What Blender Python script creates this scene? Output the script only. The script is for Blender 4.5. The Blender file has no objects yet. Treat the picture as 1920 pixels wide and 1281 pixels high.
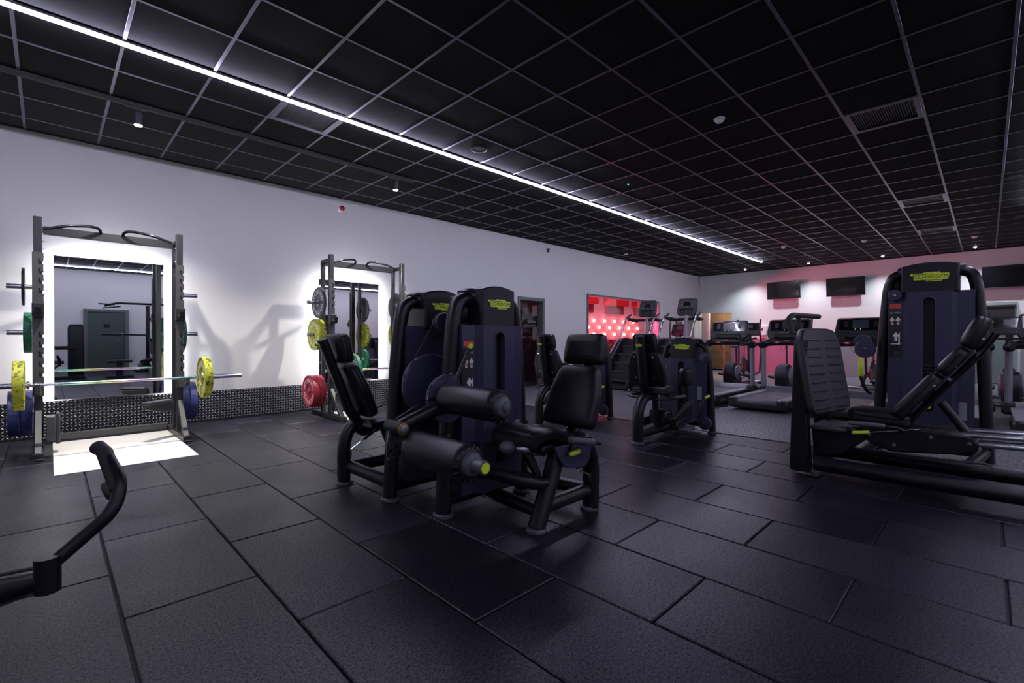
import bpy, bmesh, math, random
from mathutils import Matrix, Vector
PI = math.pi
rnd = random.Random(7)
SC = bpy.context.scene
COL = SC.collection

# ------------------------------------------------------------------ camera, world, exposure
YAW, PITCH, ROLL, FPX = math.radians(45.36226), math.radians(-0.366614), math.radians(0.104667), 879.7568
CAM = Vector((0.178068, -7.061307, 1.13))
_up = Vector((0, 0, 1)); _f = Vector((math.cos(YAW), math.sin(YAW), 0)); _r = _f.cross(_up)
FW = _f * math.cos(PITCH) + _up * math.sin(PITCH)
_u2 = _up * math.cos(PITCH) - _f * math.sin(PITCH)
RT = _r * math.cos(ROLL) + _u2 * math.sin(ROLL)
UP = _u2 * math.cos(ROLL) - _r * math.sin(ROLL)
cd = bpy.data.cameras.new('camera'); cam = bpy.data.objects.new('camera', cd); COL.objects.link(cam)
cd.sensor_width = 36.0; cd.lens = 36.0 * FPX / 1920.0; cd.clip_start = 0.05; cd.clip_end = 100
cam.matrix_world = Matrix(((RT.x, UP.x, -FW.x, CAM.x), (RT.y, UP.y, -FW.y, CAM.y), (RT.z, UP.z, -FW.z, CAM.z), (0, 0, 0, 1)))
SC.camera = cam
w = bpy.data.worlds.new('world'); SC.world = w; w.use_nodes = True
w.node_tree.nodes['Background'].inputs[0].default_value = (0.01, 0.01, 0.014, 1)
w.node_tree.nodes['Background'].inputs[1].default_value = 0.2
SC.view_settings.view_transform = 'Standard'; SC.view_settings.look = 'None'
SC.view_settings.gamma = 1.0; SC.view_settings.use_curve_mapping = False
SC.view_settings.exposure = 0.0
SC.cycles.max_bounces = 8; SC.cycles.diffuse_bounces = 4; SC.cycles.glossy_bounces = 5
SC.cycles.transmission_bounces = 6; SC.cycles.sample_clamp_indirect = 6.0
SC.cycles.caustics_reflective = False; SC.cycles.caustics_refractive = False
# light levels (radiance of the fittings) and their tints
LED_TINT = (0.74, 0.72, 1.0); LED_POWER = 94.0
LED_FAR_POWER = 85.0; LED_MID_POWER = 48.0
MIRROR_GLOW = 70.0
SPOT_POWER = 480.0
DOWN_POWER = 185.0
RED_POWER = 26.0; FLOOD_POWER = 230.0

# ------------------------------------------------------------------ room measures
WALL_Y, FAR_X, NEAR_X, BACK_Y, CEIL = 0.38, 17.2, -3.2, -14.0, 3.4247

# ------------------------------------------------------------------ materials
MATS = {}
def nodes_of(name):
    m = bpy.data.materials.new(name); m.use_nodes = True
    nt = m.node_tree; b = nt.nodes['Principled BSDF']
    return m, nt, b
def mat(name, col, rough=0.5, metal=0.0, spec=0.5, var=0.12, vscale=6.0, bump=0.0, bscale=300.0, rvar=0.0, emit=None, strength=0.0, coat=0.0):
    if name in MATS: return MATS[name]
    m, nt, b = nodes_of(name); L = nt.links
    b.inputs['Roughness'].default_value = rough; b.inputs['Metallic'].default_value = metal
    b.inputs['Specular IOR Level'].default_value = spec
    b.inputs['Coat Weight'].default_value = coat
    geo = nt.nodes.new('ShaderNodeNewGeometry')
    n1 = nt.nodes.new('ShaderNodeTexNoise'); n1.inputs['Scale'].default_value = vscale; n1.inputs['Detail'].default_value = 4
    L.new(geo.outputs['Position'], n1.inputs['Vector'])
    mx = nt.nodes.new('ShaderNodeMix'); mx.data_type = 'RGBA'
    mx.inputs['A'].default_value = tuple(c * (1 - var) for c in col) + (1,)
    mx.inputs['B'].default_value = tuple(min(1, c * (1 + var)) for c in col) + (1,)
    L.new(n1.outputs['Fac'], mx.inputs['Factor']); L.new(mx.outputs['Result'], b.inputs['Base Color'])
    if rvar:
        mr = nt.nodes.new('ShaderNodeMapRange')
        mr.inputs['To Min'].default_value = rough - rvar; mr.inputs['To Max'].default_value = rough + rvar
        L.new(n1.outputs['Fac'], mr.inputs['Value']); L.new(mr.outputs['Result'], b.inputs['Roughness'])
    if bump:
        n2 = nt.nodes.new('ShaderNodeTexNoise'); n2.inputs['Scale'].default_value = bscale; n2.inputs['Detail'].default_value = 2
        L.new(geo.outputs['Position'], n2.inputs['Vector'])
        bp = nt.nodes.new('ShaderNodeBump'); bp.inputs['Strength'].default_value = bump; bp.inputs['Distance'].default_value = 0.002
        L.new(n2.outputs['Fac'], bp.inputs['Height']); L.new(bp.outputs['Normal'], b.inputs['Normal'])
    if emit:
        b.inputs['Emission Color'].default_value = tuple(emit) + (1,); b.inputs['Emission Strength'].default_value = strength
    MATS[name] = m
    return m
def emitter(name, col, strength):
    if name in MATS: return MATS[name]
    m, nt, b = nodes_of(name)
    b.inputs['Base Color'].default_value = (0.8, 0.8, 0.8, 1); b.inputs['Roughness'].default_value = 0.6
    b.inputs['Emission Color'].default_value = tuple(col) + (1,); b.inputs['Emission Strength'].default_value = strength
    MATS[name] = m
    return m

frame_m = mat('black_powder_coat', (0.0072, 0.0072, 0.0125), 0.34, spec=0.38, bump=0.08, bscale=500, rvar=0.05)
shroud_m = mat('slate_plastic', (0.041, 0.040, 0.080), 0.42, spec=0.4, bump=0.10, bscale=650, rvar=0.04)
head_m = mat('charcoal_plastic', (0.0092, 0.0090, 0.0165), 0.42, spec=0.4, bump=0.10, bscale=600)
leather_m = mat('black_upholstery', (0.0062, 0.0062, 0.0110), 0.38, spec=0.38, bump=0.16, bscale=420, rvar=0.06)
rubber_m = mat('black_rubber', (0.013, 0.013, 0.016), 0.6, bump=0.15, bscale=300)
grey_m = mat('grey_plastic', (0.085, 0.087, 0.105), 0.45, bump=0.05)
dgrey_m = mat('dark_grey_plastic', (0.033, 0.034, 0.042), 0.45, bump=0.08)
chrome_m = mat('chrome', (0.62, 0.62, 0.66), 0.16, metal=1.0, var=0.03)
steel_m = mat('brushed_steel', (0.40, 0.40, 0.44), 0.32, metal=1.0, var=0.06)
alu_m = mat('silver_aluminium', (0.34, 0.34, 0.38), 0.42, metal=0.6, var=0.05)
lime_m = mat('lime_plastic', (0.68, 0.86, 0.04), 0.42, var=0.05)
black_m = mat('deep_black', (0.004, 0.004, 0.005), 0.6, var=0.0)
ink_m = mat('black_ink', (0.008, 0.008, 0.008), 0.5, var=0.0)
print_m = mat('black_print_panel', (0.009, 0.009, 0.012), 0.35, var=0.02)
white_m = mat('white_print', (0.72, 0.72, 0.74), 0.5, var=0.02)
redprint_m = mat('red_print', (0.72, 0.06, 0.045), 0.45, var=0.04)
rack_m = mat('rack_steel_black', (0.013, 0.0135, 0.017), 0.40, bump=0.06, bscale=400, rvar=0.05)
rackgrey_m = mat('rack_steel_grey', (0.055, 0.056, 0.056), 0.45, metal=0.2, bump=0.06, bscale=400)
whiteplastic_m = mat('white_plastic', (0.75, 0.75, 0.77), 0.4, var=0.02)
screen_m = mat('dark_screen', (0.006, 0.006, 0.008), 0.12, var=0.0, coat=0.3)
green_door_m = mat('green_grey_paint', (0.052, 0.072, 0.068), 0.45, bump=0.05)
frame_grey_m = mat('grey_green_frame', (0.11, 0.125, 0.122), 0.45, var=0.05)
belt_m = mat('running_belt', (0.075, 0.072, 0.088), 0.40, bump=0.3, bscale=250, rvar=0.12, vscale=3)

def plaster(name, col):
    m, nt, b = nodes_of(name); L = nt.links
    geo = nt.nodes.new('ShaderNodeNewGeometry')
    n1 = nt.nodes.new('ShaderNodeTexNoise'); n1.inputs['Scale'].default_value = 1.3; n1.inputs['Detail'].default_value = 6
    n2 = nt.nodes.new('ShaderNodeTexNoise'); n2.inputs['Scale'].default_value = 55; n2.inputs['Detail'].default_value = 4
    mx = nt.nodes.new('ShaderNodeMix'); mx.data_type = 'RGBA'
    mx.inputs['A'].default_value = tuple(c * 0.95 for c in col) + (1,); mx.inputs['B'].default_value = tuple(c * 1.04 for c in col) + (1,)
    bp = nt.nodes.new('ShaderNodeBump'); bp.inputs['Strength'].default_value = 0.12; bp.inputs['Distance'].default_value = 0.004
    L.new(geo.outputs['Position'], n1.inputs['Vector']); L.new(geo.outputs['Position'], n2.inputs['Vector'])
    L.new(n1.outputs['Fac'], mx.inputs['Factor']); L.new(mx.outputs['Result'], b.inputs['Base Color'])
    L.new(n2.outputs['Fac'], bp.inputs['Height']); L.new(bp.outputs['Normal'], b.inputs['Normal'])
    b.inputs['Roughness'].default_value = 0.72; b.inputs['Specular IOR Level'].default_value = 0.3
    return m
wall_m = plaster('white_painted_plaster', (0.64, 0.64, 0.62))
wainscot_m = plaster('grey_painted_plaster', (0.25, 0.235, 0.26))

def floor_rubber():
    m, nt, b = nodes_of('recycled_rubber_tile'); L = nt.links
    geo = nt.nodes.new('ShaderNodeNewGeometry'); oi = nt.nodes.new('ShaderNodeObjectInfo')
    fine = nt.nodes.new('ShaderNodeTexNoise'); fine.inputs['Scale'].default_value = 120; fine.inputs['Detail'].default_value = 3; fine.inputs['Roughness'].default_value = 0.7
    big = nt.nodes.new('ShaderNodeTexNoise'); big.inputs['Scale'].default_value = 2.2; big.inputs['Detail'].default_value = 7
    fleck = nt.nodes.new('ShaderNodeTexVoronoi'); fleck.inputs['Scale'].default_value = 75
    for n in (fine, big, fleck): L.new(geo.outputs['Position'], n.inputs['Vector'])
    ramp = nt.nodes.new('ShaderNodeValToRGB')
    ramp.color_ramp.elements[0].position = 0.35; ramp.color_ramp.elements[0].color = (0.0060, 0.0056, 0.0110, 1)
    ramp.color_ramp.elements[1].position = 0.75; ramp.color_ramp.elements[1].color = (0.0210, 0.0195, 0.0320, 1)
    L.new(fine.outputs['Fac'], ramp.inputs['Fac'])
    # a few pale crumbs
    lt = nt.nodes.new('ShaderNodeMath'); lt.operation = 'LESS_THAN'; lt.inputs[1].default_value = 0.16
    L.new(fleck.outputs['Distance'], lt.inputs[0])
    gate = nt.nodes.new('ShaderNodeMath'); gate.operation = 'GREATER_THAN'; gate.inputs[1].default_value = 0.62
    sep = nt.nodes.new('ShaderNodeSeparateColor'); L.new(fleck.outputs['Color'], sep.inputs['Color']); L.new(sep.outputs['Red'], gate.inputs[0])
    mul = nt.nodes.new('ShaderNodeMath'); mul.operation = 'MULTIPLY'; L.new(lt.outputs[0], mul.inputs[0]); L.new(gate.outputs[0], mul.inputs[1])
    mx = nt.nodes.new('ShaderNodeMix'); mx.data_type = 'RGBA'; mx.inputs['B'].default_value = (0.075, 0.072, 0.090, 1)
    L.new(mul.outputs[0], mx.inputs['Factor']); L.new(ramp.outputs['Color'], mx.inputs['A'])
    br = nt.nodes.new('ShaderNodeMapRange'); br.inputs['To Min'].default_value = 0.72; br.inputs['To Max'].default_value = 1.35
    L.new(oi.outputs['Random'], br.inputs['Value'])
    vm = nt.nodes.new('ShaderNodeVectorMath'); vm.operation = 'SCALE'
    L.new(mx.outputs['Result'], vm.inputs[0]); L.new(br.outputs['Result'], vm.inputs['Scale'])
    L.new(vm.outputs['Vector'], b.inputs['Base Color'])
    ra = nt.nodes.new('ShaderNodeMath'); ra.operation = 'MULTIPLY_ADD'; ra.inputs[1].default_value = 0.24; ra.inputs[2].default_value = 0.20
    L.new(big.outputs['Fac'], ra.inputs[0])
    rb = nt.nodes.new('ShaderNodeMath'); rb.operation = 'MULTIPLY_ADD'; rb.inputs[1].default_value = 0.10
    L.new(oi.outputs['Random'], rb.inputs[0]); L.new(ra.outputs[0], rb.inputs[2]); L.new(rb.outputs[0], b.inputs['Roughness'])
    bp = nt.nodes.new('ShaderNodeBump'); bp.inputs['Strength'].default_value = 0.5; bp.inputs['Distance'].default_value = 0.002
    L.new(fine.outputs['Fac'], bp.inputs['Height']); L.new(bp.outputs['Normal'], b.inputs['Normal'])
    grain = nt.nodes.new('ShaderNodeTexNoise'); grain.inputs['Scale'].default_value = 95; grain.inputs['Detail'].default_value = 4; grain.inputs['Roughness'].default_value = 0.75
    L.new(geo.outputs['Position'], grain.inputs['Vector'])
    sm = nt.nodes.new('ShaderNodeMapRange'); sm.inputs['From Min'].default_value = 0.36; sm.inputs['From Max'].default_value = 0.64
    sm.inputs['To Min'].default_value = 0.06; sm.inputs['To Max'].default_value = 0.70
    L.new(grain.outputs['Fac'], sm.inputs['Value']); L.new(sm.outputs['Result'], b.inputs['Specular IOR Level'])
    return m
tile_m = floor_rubber()
def floor_speckle():
    m, nt, b = nodes_of('speckled_rubber_floor'); L = nt.links
    geo = nt.nodes.new('ShaderNodeNewGeometry')
    n = nt.nodes.new('ShaderNodeTexNoise'); n.inputs['Scale'].default_value = 38; n.inputs['Detail'].default_value = 5; n.inputs['Roughness'].default_value = 0.8
    L.new(geo.outputs['Position'], n.inputs['Vector'])
    r = nt.nodes.new('ShaderNodeValToRGB')
    r.color_ramp.elements[0].position = 0.47; r.color_ramp.elements[0].color = (0.018, 0.018, 0.022, 1)
    r.color_ramp.elements[1].position = 0.64; r.color_ramp.elements[1].color = (0.46, 0.46, 0.50, 1)
    L.new(n.outputs['Fac'], r.inputs['Fac']); L.new(r.outputs['Color'], b.inputs['Base Color'])
    b.inputs['Roughness'].default_value = 0.42
    bp = nt.nodes.new('ShaderNodeBump'); bp.inputs['Strength'].default_value = 0.25; bp.inputs['Distance'].default_value = 0.002
    L.new(n.outputs['Fac'], bp.inputs['Height']); L.new(bp.outputs['Normal'], b.inputs['Normal'])
    return m
speckle_m = floor_speckle()
ctile_m = mat('black_mineral_tile', (0.010, 0.010, 0.0115), 0.85, spec=0.15, bump=0.4, bscale=200, var=0.15)
tbar_m = mat('ceiling_grid_metal', (0.19, 0.182, 0.23), 0.30, metal=0.96, var=0.06)
tread_m = mat('tread_plate_base', (0.014, 0.014, 0.017), 0.42, metal=0.3, var=0.1)
lozenge_m = mat('tread_plate_lozenge', (0.46, 0.46, 0.48), 0.36, metal=0.7, var=0.1)
platform_m = mat('white_platform_panel', (0.84, 0.82, 0.78), 0.42, var=0.04)
mirror_m = mat('mirror_glass', (0.86, 0.88, 0.88), 0.008, metal=1.0, var=0.0)

def glass_mat(name, col, alpha):
    m, nt, b = nodes_of(name); L = nt.links
    out = nt.nodes['Material Output']
    tr = nt.nodes.new('ShaderNodeBsdfTransparent'); tr.inputs['Color'].default_value = tuple(col) + (1,)
    gl = nt.nodes.new('ShaderNodeBsdfGlossy'); gl.inputs['Roughness'].default_value = 0.03; gl.inputs['Color'].default_value = (0.9, 0.9, 0.95, 1)
    lw = nt.nodes.new('ShaderNodeLayerWeight'); pw = nt.nodes.new('ShaderNodeMath'); pw.operation = 'POWER'; pw.inputs[1].default_value = 4.0
    L.new(lw.outputs['Facing'], pw.inputs[0]); fr = nt.nodes.new('ShaderNodeMath'); fr.operation = 'MULTIPLY_ADD'; fr.inputs[1].default_value = 0.7; fr.inputs[2].default_value = 0.03; L.new(pw.outputs[0], fr.inputs[0])
    ms = nt.nodes.new('ShaderNodeMixShader')
    L.new(fr.outputs[0], ms.inputs['Fac']); L.new(tr.outputs[0], ms.inputs[1]); L.new(gl.outputs[0], ms.inputs[2]); L.new(ms.outputs[0], out.inputs['Surface'])
    return m
glass_m = glass_mat('clear_window_glass', (0.93, 0.94, 0.95), 0.1)

def rainbow_bar():
    m, nt, b = nodes_of('rainbow_titanium'); L = nt.links
    geo = nt.nodes.new('ShaderNodeNewGeometry'); sp = nt.nodes.new('ShaderNodeSeparateXYZ'); L.new(geo.outputs['Position'], sp.inputs[0])
    mr = nt.nodes.new('ShaderNodeMath'); mr.operation = 'MULTIPLY_ADD'; mr.inputs[1].default_value = 1.1; mr.inputs[2].default_value = 0.1
    fr = nt.nodes.new('ShaderNodeMath'); fr.operation = 'FRACT'
    L.new(sp.outputs[0], mr.inputs[0]); L.new(mr.outputs[0], fr.inputs[0])
    cr = nt.nodes.new('ShaderNodeValToRGB'); e = cr.color_ramp.elements
    e[0].position = 0; e[0].color = (0.75, 0.42, 0.85, 1); e[1].position = 1.0; e[1].color = (0.75, 0.42, 0.85, 1)
    for p, c in ((0.25, (0.8, 0.75, 0.85)), (0.45, (0.35, 0.85, 0.75)), (0.6, (0.55, 0.9, 0.5)), (0.8, (0.9, 0.85, 0.45))):
        q = e.new(p); q.color = c + (1,)
    L.new(fr.outputs[0], cr.inputs['Fac']); L.new(cr.outputs['Color'], b.inputs['Base Color'])
    b.inputs['Metallic'].default_value = 1.0; b.inputs['Roughness'].default_value = 0.22
    return m
rainbow_m = rainbow_bar()
def marbled(name, a, c, lo=0.5, hi=0.62):
    m, nt, b = nodes_of(name); L = nt.links
    tc = nt.nodes.new('ShaderNodeTexCoord'); oi = nt.nodes.new('ShaderNodeObjectInfo')
    n = nt.nodes.new('ShaderNodeTexNoise'); n.noise_dimensions = '4D'; n.inputs['Scale'].default_value = 22; n.inputs['Detail'].default_value = 5; n.inputs['Distortion'].default_value = 1.4
    ml = nt.nodes.new('ShaderNodeMath'); ml.operation = 'MULTIPLY'; ml.inputs[1].default_value = 40
    L.new(oi.outputs['Random'], ml.inputs[0]); L.new(ml.outputs[0], n.inputs['W']); L.new(tc.outputs['Object'], n.inputs['Vector'])
    r = nt.nodes.new('ShaderNodeValToRGB')
    r.color_ramp.elements[0].position = lo; r.color_ramp.elements[0].color = a + (1,)
    r.color_ramp.elements[1].position = hi; r.color_ramp.elements[1].color = c + (1,)
    L.new(n.outputs['Fac'], r.inputs['Fac']); L.new(r.outputs['Color'], b.inputs['Base Color']); b.inputs['Roughness'].default_value = 0.45
    return m
PLATE_M = {'yellow': marbled('yellow_marbled_rubber', (0.47, 0.50, 0.035), (0.05, 0.06, 0.012)),
           'green': marbled('green_marbled_rubber', (0.012, 0.17, 0.07), (0.008, 0.03, 0.02)),
           'blue': marbled('blue_marbled_rubber', (0.035, 0.045, 0.17), (0.015, 0.02, 0.07)),
           'red': marbled('red_marbled_rubber', (0.30, 0.012, 0.03), (0.07, 0.006, 0.012), 0.62, 0.75),
           'grey': marbled('grey_marbled_rubber', (0.075, 0.075, 0.09), (0.02, 0.02, 0.025)),
           'black': marbled('black_plain_rubber', (0.018, 0.018, 0.022), (0.01, 0.01, 0.012))}

# ------------------------------------------------------------------ mesh builder
def frame(o, x, y):
    x = Vector(x).normalized(); y = Vector(y); z = x.cross(y).normalized(); y = z.cross(x)
    return Matrix(((x.x, y.x, z.x, o[0]), (x.y, y.y, z.y, o[1]), (x.z, y.z, z.z, o[2]), (0, 0, 0, 1)))
FXZ = lambda o: frame(o, (1, 0, 0), (0, 0, 1))      # local z -> world -y (front of a thing facing -y)
def rrect(w, h, r, seg=4):
    pts = []
    for cx, cy, a0 in ((w/2-r, h/2-r, 0), (-w/2+r, h/2-r, 90), (-w/2+r, -h/2+r, 180), (w/2-r, -h/2+r, 270)):
        for k in range(seg + 1):
            a = math.radians(a0 + 90.0 * k / seg); pts.append((cx + r*math.cos(a), cy + r*math.sin(a)))
    return pts
def round_poly(pts, r, seg=4):
    out = []; n = len(pts)
    for i in range(n):
        p = Vector(pts[i]); a = Vector(pts[i-1]); c = Vector(pts[(i+1) % n])
        rr = min(r, (p-a).length*0.45, (c-p).length*0.45)
        s = p + (a-p).normalized()*rr; e = p + (c-p).normalized()*rr
        for k in range(seg + 1):
            t = k/seg; q = s*(1-t)**2 + p*2*t*(1-t) + e*t*t; out.append((q.x, q.y))
    return out
def fillet(path, r, seg=5):
    P = [Vector(p) for p in path]; out = [P[0]]
    for i in range(1, len(P)-1):
        p, a, c = P[i], P[i-1], P[i+1]
        rr = min(r, (p-a).length*0.48, (c-p).length*0.48)
        s = p + (a-p).normalized()*rr; e = p + (c-p).normalized()*rr
        for k in range(seg + 1):
            t = k/seg; out.append(s*(1-t)**2 + p*2*t*(1-t) + e*t*t)
    out.append(P[-1])
    return out
def inset(poly, d):
    n = len(poly); out = []
    area = sum(poly[i][0]*poly[(i+1) % n][1] - poly[(i+1) % n][0]*poly[i][1] for i in range(n))
    s = 1 if area > 0 else -1
    for i in range(n):
        p = Vector(poly[i]); a = Vector(poly[i-1]); c = Vector(poly[(i+1) % n])
        e1 = (p-a); e2 = (c-p)
        if e1.length < 1e-9: e1 = e2
        if e2.length < 1e-9: e2 = e1
        n1 = Vector((-e1.y, e1.x)).normalized(); n2 = Vector((-e2.y, e2.x)).normalized()
        nn = n1 + n2
        nn = nn.normalized() if nn.length > 1e-6 else n1
        k = max(0.5, nn.dot(n1))
        q = p + nn*s*d/k; out.append((q.x, q.y))
    return out

class MB:
    def __init__(s): s.v = []; s.f = []
    def add(s, vs, fs, m=None):
        o = len(s.v)
        s.v += [(m @ Vector(p))[:] if m else tuple(p) for p in vs]
        s.f += [tuple(i+o for i in f) for f in fs]
        return s
    def box(s, c, d, b=0.0, m=None):
        hx, hy, hz = d[0]/2, d[1]/2, d[2]/2
        if b <= 0:
            vs = [(c[0]+x*hx, c[1]+y*hy, c[2]+z*hz) for x in (-1, 1) for y in (-1, 1) for z in (-1, 1)]
            return s.add(vs, [(0,1,3,2), (4,6,7,5), (0,4,5,1), (2,3,7,6), (0,2,6,4), (1,5,7,3)], m)
        b = min(b, hx*0.9, hy*0.9, hz*0.9)
        vs = []; idx = {}
        for x in (-1, 1):
            for y in (-1, 1):
                for z in (-1, 1):
                    for a in range(3):
                        e = [hx-b, hy-b, hz-b]; e[a] += b
                        idx[(x, y, z, a)] = len(vs); vs.append((c[0]+x*e[0], c[1]+y*e[1], c[2]+z*e[2]))
        fs = []
        for a in range(3):
            o1, o2 = [q for q in range(3) if q != a]
            for sg in (-1, 1):
                ring = []
                for (p, q) in ((-1, -1), (1, -1), (1, 1), (-1, 1)):
                    k = [0, 0, 0]; k[a] = sg; k[o1] = p; k[o2] = q; ring.append(idx[tuple(k) + (a,)])
                fs.append(tuple(ring))
            for p in (-1, 1):
                for q in (-1, 1):
                    k0 = [0, 0, 0]; k0[a] = -1; k0[o1] = p; k0[o2] = q; k1 = list(k0); k1[a] = 1
                    fs.append((idx[tuple(k0)+(o1,)], idx[tuple(k1)+(o1,)], idx[tuple(k1)+(o2,)], idx[tuple(k0)+(o2,)]))
        for x in (-1, 1):
            for y in (-1, 1):
                for z in (-1, 1): fs.append(tuple(idx[(x, y, z, a)] for a in range(3)))
        return s.add(vs, fs, m)
    def tube(s, path, r, ry=None, n=12, nrm=None, closed=False, caps=True):
        P = [Vector(p) for p in path]; N = len(P)
        rs = r if isinstance(r, (list, tuple)) else [r]*N
        ratio = (ry/rs[0]) if ry else 1.0
        T = []
        for i in range(N):
            if closed: t = P[(i+1) % N] - P[i-1]
            else: t = P[min(i+1, N-1)] - P[max(i-1, 0)]
            T.append(t.normalized() if t.length > 1e-9 else Vector((0, 0, 1)))
        if nrm is None:
            ref = Vector((0, 0, 1)) if abs(T[0].z) < 0.9 else Vector((1, 0, 0))
            a = (ref - T[0]*ref.dot(T[0])).normalized()
        rings = []
        for i in range(N):
            if nrm is not None:
                a = Vector(nrm); a = (a - T[i]*a.dot(T[i])).normalized()
            elif i: a = (a - T[i]*a.dot(T[i])).normalized()
            b = T[i].cross(a)
            rings.append([P[i] + a*(rs[i]*ratio*math.cos(2*PI*k/n)) + b*(rs[i]*math.sin(2*PI*k/n)) for k in range(n)])
        vs = [q for R in rings for q in R]; fs = []
        for i in range(N if closed else N-1):
            j = (i+1) % N
            for k in range(n): fs.append((i*n+k, i*n+(k+1) % n, j*n+(k+1) % n, j*n+k))
        if caps and not closed:
            fs.append(tuple(range(n))); fs.append(tuple((N-1)*n+k for k in range(n)))
        return s.add(vs, fs)
    def cyl(s, p0, p1, r, n=16): return s.tube([p0, p1], r, n=n)
    def capsule(s, p0, p1, r, n=12, k=3, e=1.0):
        p0, p1 = Vector(p0), Vector(p1); d = (p1-p0).normalized()
        path = []; rs = []
        for i in range(k+1):
            a = PI/2*i/k; path.append(p0 - d*r*e*math.cos(a) + d*r*e); rs.append(max(1e-4, r*math.sin(a)))
        for i in range(k+1):
            a = PI/2*(1-i/k); path.append(p1 + d*r*e*math.cos(a) - d*r*e); rs.append(max(1e-4, r*math.sin(a)))
        return s.tube(path, rs, n=n)
    def lathe(s, prof, o, axis, n=24, ell=1.0):
        ax = Vector(axis).normalized(); ref = Vector((0, 0, 1)) if abs(ax.z) < 0.9 else Vector((1, 0, 0))
        a = (ref - ax*ref.dot(ax)).normalized(); b = ax.cross(a); o = Vector(o); vs = []; fs = []
        for (r, z) in prof:
            for k in range(n): vs.append(o + ax*z + a*(max(r, 1e-4)*ell*math.cos(2*PI*k/n)) + b*(max(r, 1e-4)*math.sin(2*PI*k/n)))
        for i in range(len(prof)-1):
            for k in range(n): fs.append((i*n+k, i*n+(k+1) % n, (i+1)*n+(k+1) % n, (i+1)*n+k))
        fs.append(tuple(range(n))); fs.append(tuple((len(prof)-1)*n+k for k in range(n)))
        return s.add(vs, fs)
    def loft(s, poly, m, levels):
        n = len(poly); vs = []; fs = []
        for (d, z) in levels:
            q = inset(poly, d) if abs(d) > 1e-9 else poly
            vs += [(x, y, z) for x, y in q]
        for i in range(len(levels)-1):
            for k in range(n): fs.append((i*n+k, i*n+(k+1) % n, (i+1)*n+(k+1) % n, (i+1)*n+k))
        fs.append(tuple(range(n))); fs.append(tuple((len(levels)-1)*n+k for k in range(n)))
        return s.add(vs, fs, m)
    def prism(s, poly, m, d0, d1, b=0.0):
        if b <= 0: return s.loft(poly, m, [(0, d0), (0, d1)])
        return s.loft(poly, m, [(b, d0), (0, d0+b), (0, d1-b), (b, d1)])
    def pad(s, poly, m, th, b=0.02, dome=0.008):
        """cushion: outline in local xy, body 0..th along local z, rounded edge and a crowned top with a welt"""
        w = b
        lv = [(w*0.6, 0), (w*0.1, th*0.10), (0, th*0.28), (0.003, th*0.46), (0, th*0.52), (0, th*0.62), (w*0.15, th*0.80), (w*0.45, th*0.93), (w, th), (w*2.2, th+dome*0.6), (w*3.6, th+dome)]
        x0, x1 = min(p[0] for p in poly), max(p[0] for p in poly); y0, y1 = min(p[1] for p in poly), max(p[1] for p in poly)
        cx, cy, hx, hy = (x0+x1)/2, (y0+y1)/2, (x1-x0)/2, (y1-y0)/2; n = len(poly); vs = []; fs = []
        lv += [(min(hx, hy)*0.55, th+dome*1.25), (min(hx, hy)*0.8, th+dome*1.35)]
        for (d, z) in lv: vs += [(cx+(x-cx)*(1-d/hx), cy+(y-cy)*(1-d/hy), z) for x, y in poly]
        for i in range(len(lv)-1):
            for k in range(n): fs.append((i*n+k, i*n+(k+1) % n, (i+1)*n+(k+1) % n, (i+1)*n+k))
        fs.append(tuple(range(n))); fs.append(tuple((len(lv)-1)*n+k for k in range(n)))
        return s.add(vs, fs, m)
    def ellipsoid(s, c, r, n=14, k=8):
        vs = []; fs = []
        for i in range(k+1):
            a = PI*i/k
            for j in range(n): vs.append((c[0]+r[0]*math.sin(a)*math.cos(2*PI*j/n), c[1]+r[1]*math.sin(a)*math.sin(2*PI*j/n), c[2]+r[2]*math.cos(a)))
        for i in range(k):
            for j in range(n): fs.append((i*n+j, i*n+(j+1) % n, (i+1)*n+(j+1) % n, (i+1)*n+j))
        return s.add(vs, fs)

MW = {}
def mesh_of(name, mb, inv=None, smooth=True, angle=38):
    me = bpy.data.meshes.new(name); bm = bmesh.new()
    vs = [bm.verts.new(p) for p in mb.v]
    for f in mb.f:
        try: bm.faces.new([vs[i] for i in f])
        except ValueError: pass
    bmesh.ops.remove_doubles(bm, verts=bm.verts, dist=1e-5)
    bmesh.ops.recalc_face_normals(bm, faces=bm.faces)
    if smooth:
        ca = math.radians(angle)
        for f in bm.faces: f.smooth = True
        for e in bm.edges:
            if len(e.link_faces) != 2 or e.calc_face_angle(0) > ca: e.smooth = False
    bm.to_mesh(me); bm.free()
    if inv: me.transform(inv)
    return me
def obj(name, mb, m, parent=None, local=False, smooth=True, angle=38, label=None, kind=None):
    """one mesh object; vertices are given in world space (or in the parent's space when local)"""
    inv = None if (local or parent is None or parent.name not in MW) else MW[parent.name].inverted()
    me = mb if isinstance(mb, bpy.types.Mesh) else mesh_of(name, mb, inv, smooth, angle)
    if not me.materials: me.materials.append(m)
    o = bpy.data.objects.new(name, me); COL.objects.link(o)
    if parent: o.parent = parent; MW[o.name] = MW.get(parent.name, Matrix())
    if label: o['label'] = label
    if kind: o['kind'] = kind
    return o
def tag(o, label, cat, group=None):
    o['label'] = label; o['category'] = cat
    if group: o['group'] = group
    return o
def thing(name, label, cat, loc=(0, 0, 0), rz=0.0, group=None):
    o = bpy.data.objects.new(name, None); COL.objects.link(o); o.empty_display_size = 0.1
    o.location = loc; o.rotation_euler = (0, 0, rz); MW[o.name] = Matrix.Translation(loc) @ Matrix.Rotation(rz, 4, 'Z')
    return tag(o, label, cat, group)
def struct(name, mb, m, parent=None, **k):
    o = obj(name, mb, m, parent, **k); o['kind'] = 'structure'; return o
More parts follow.
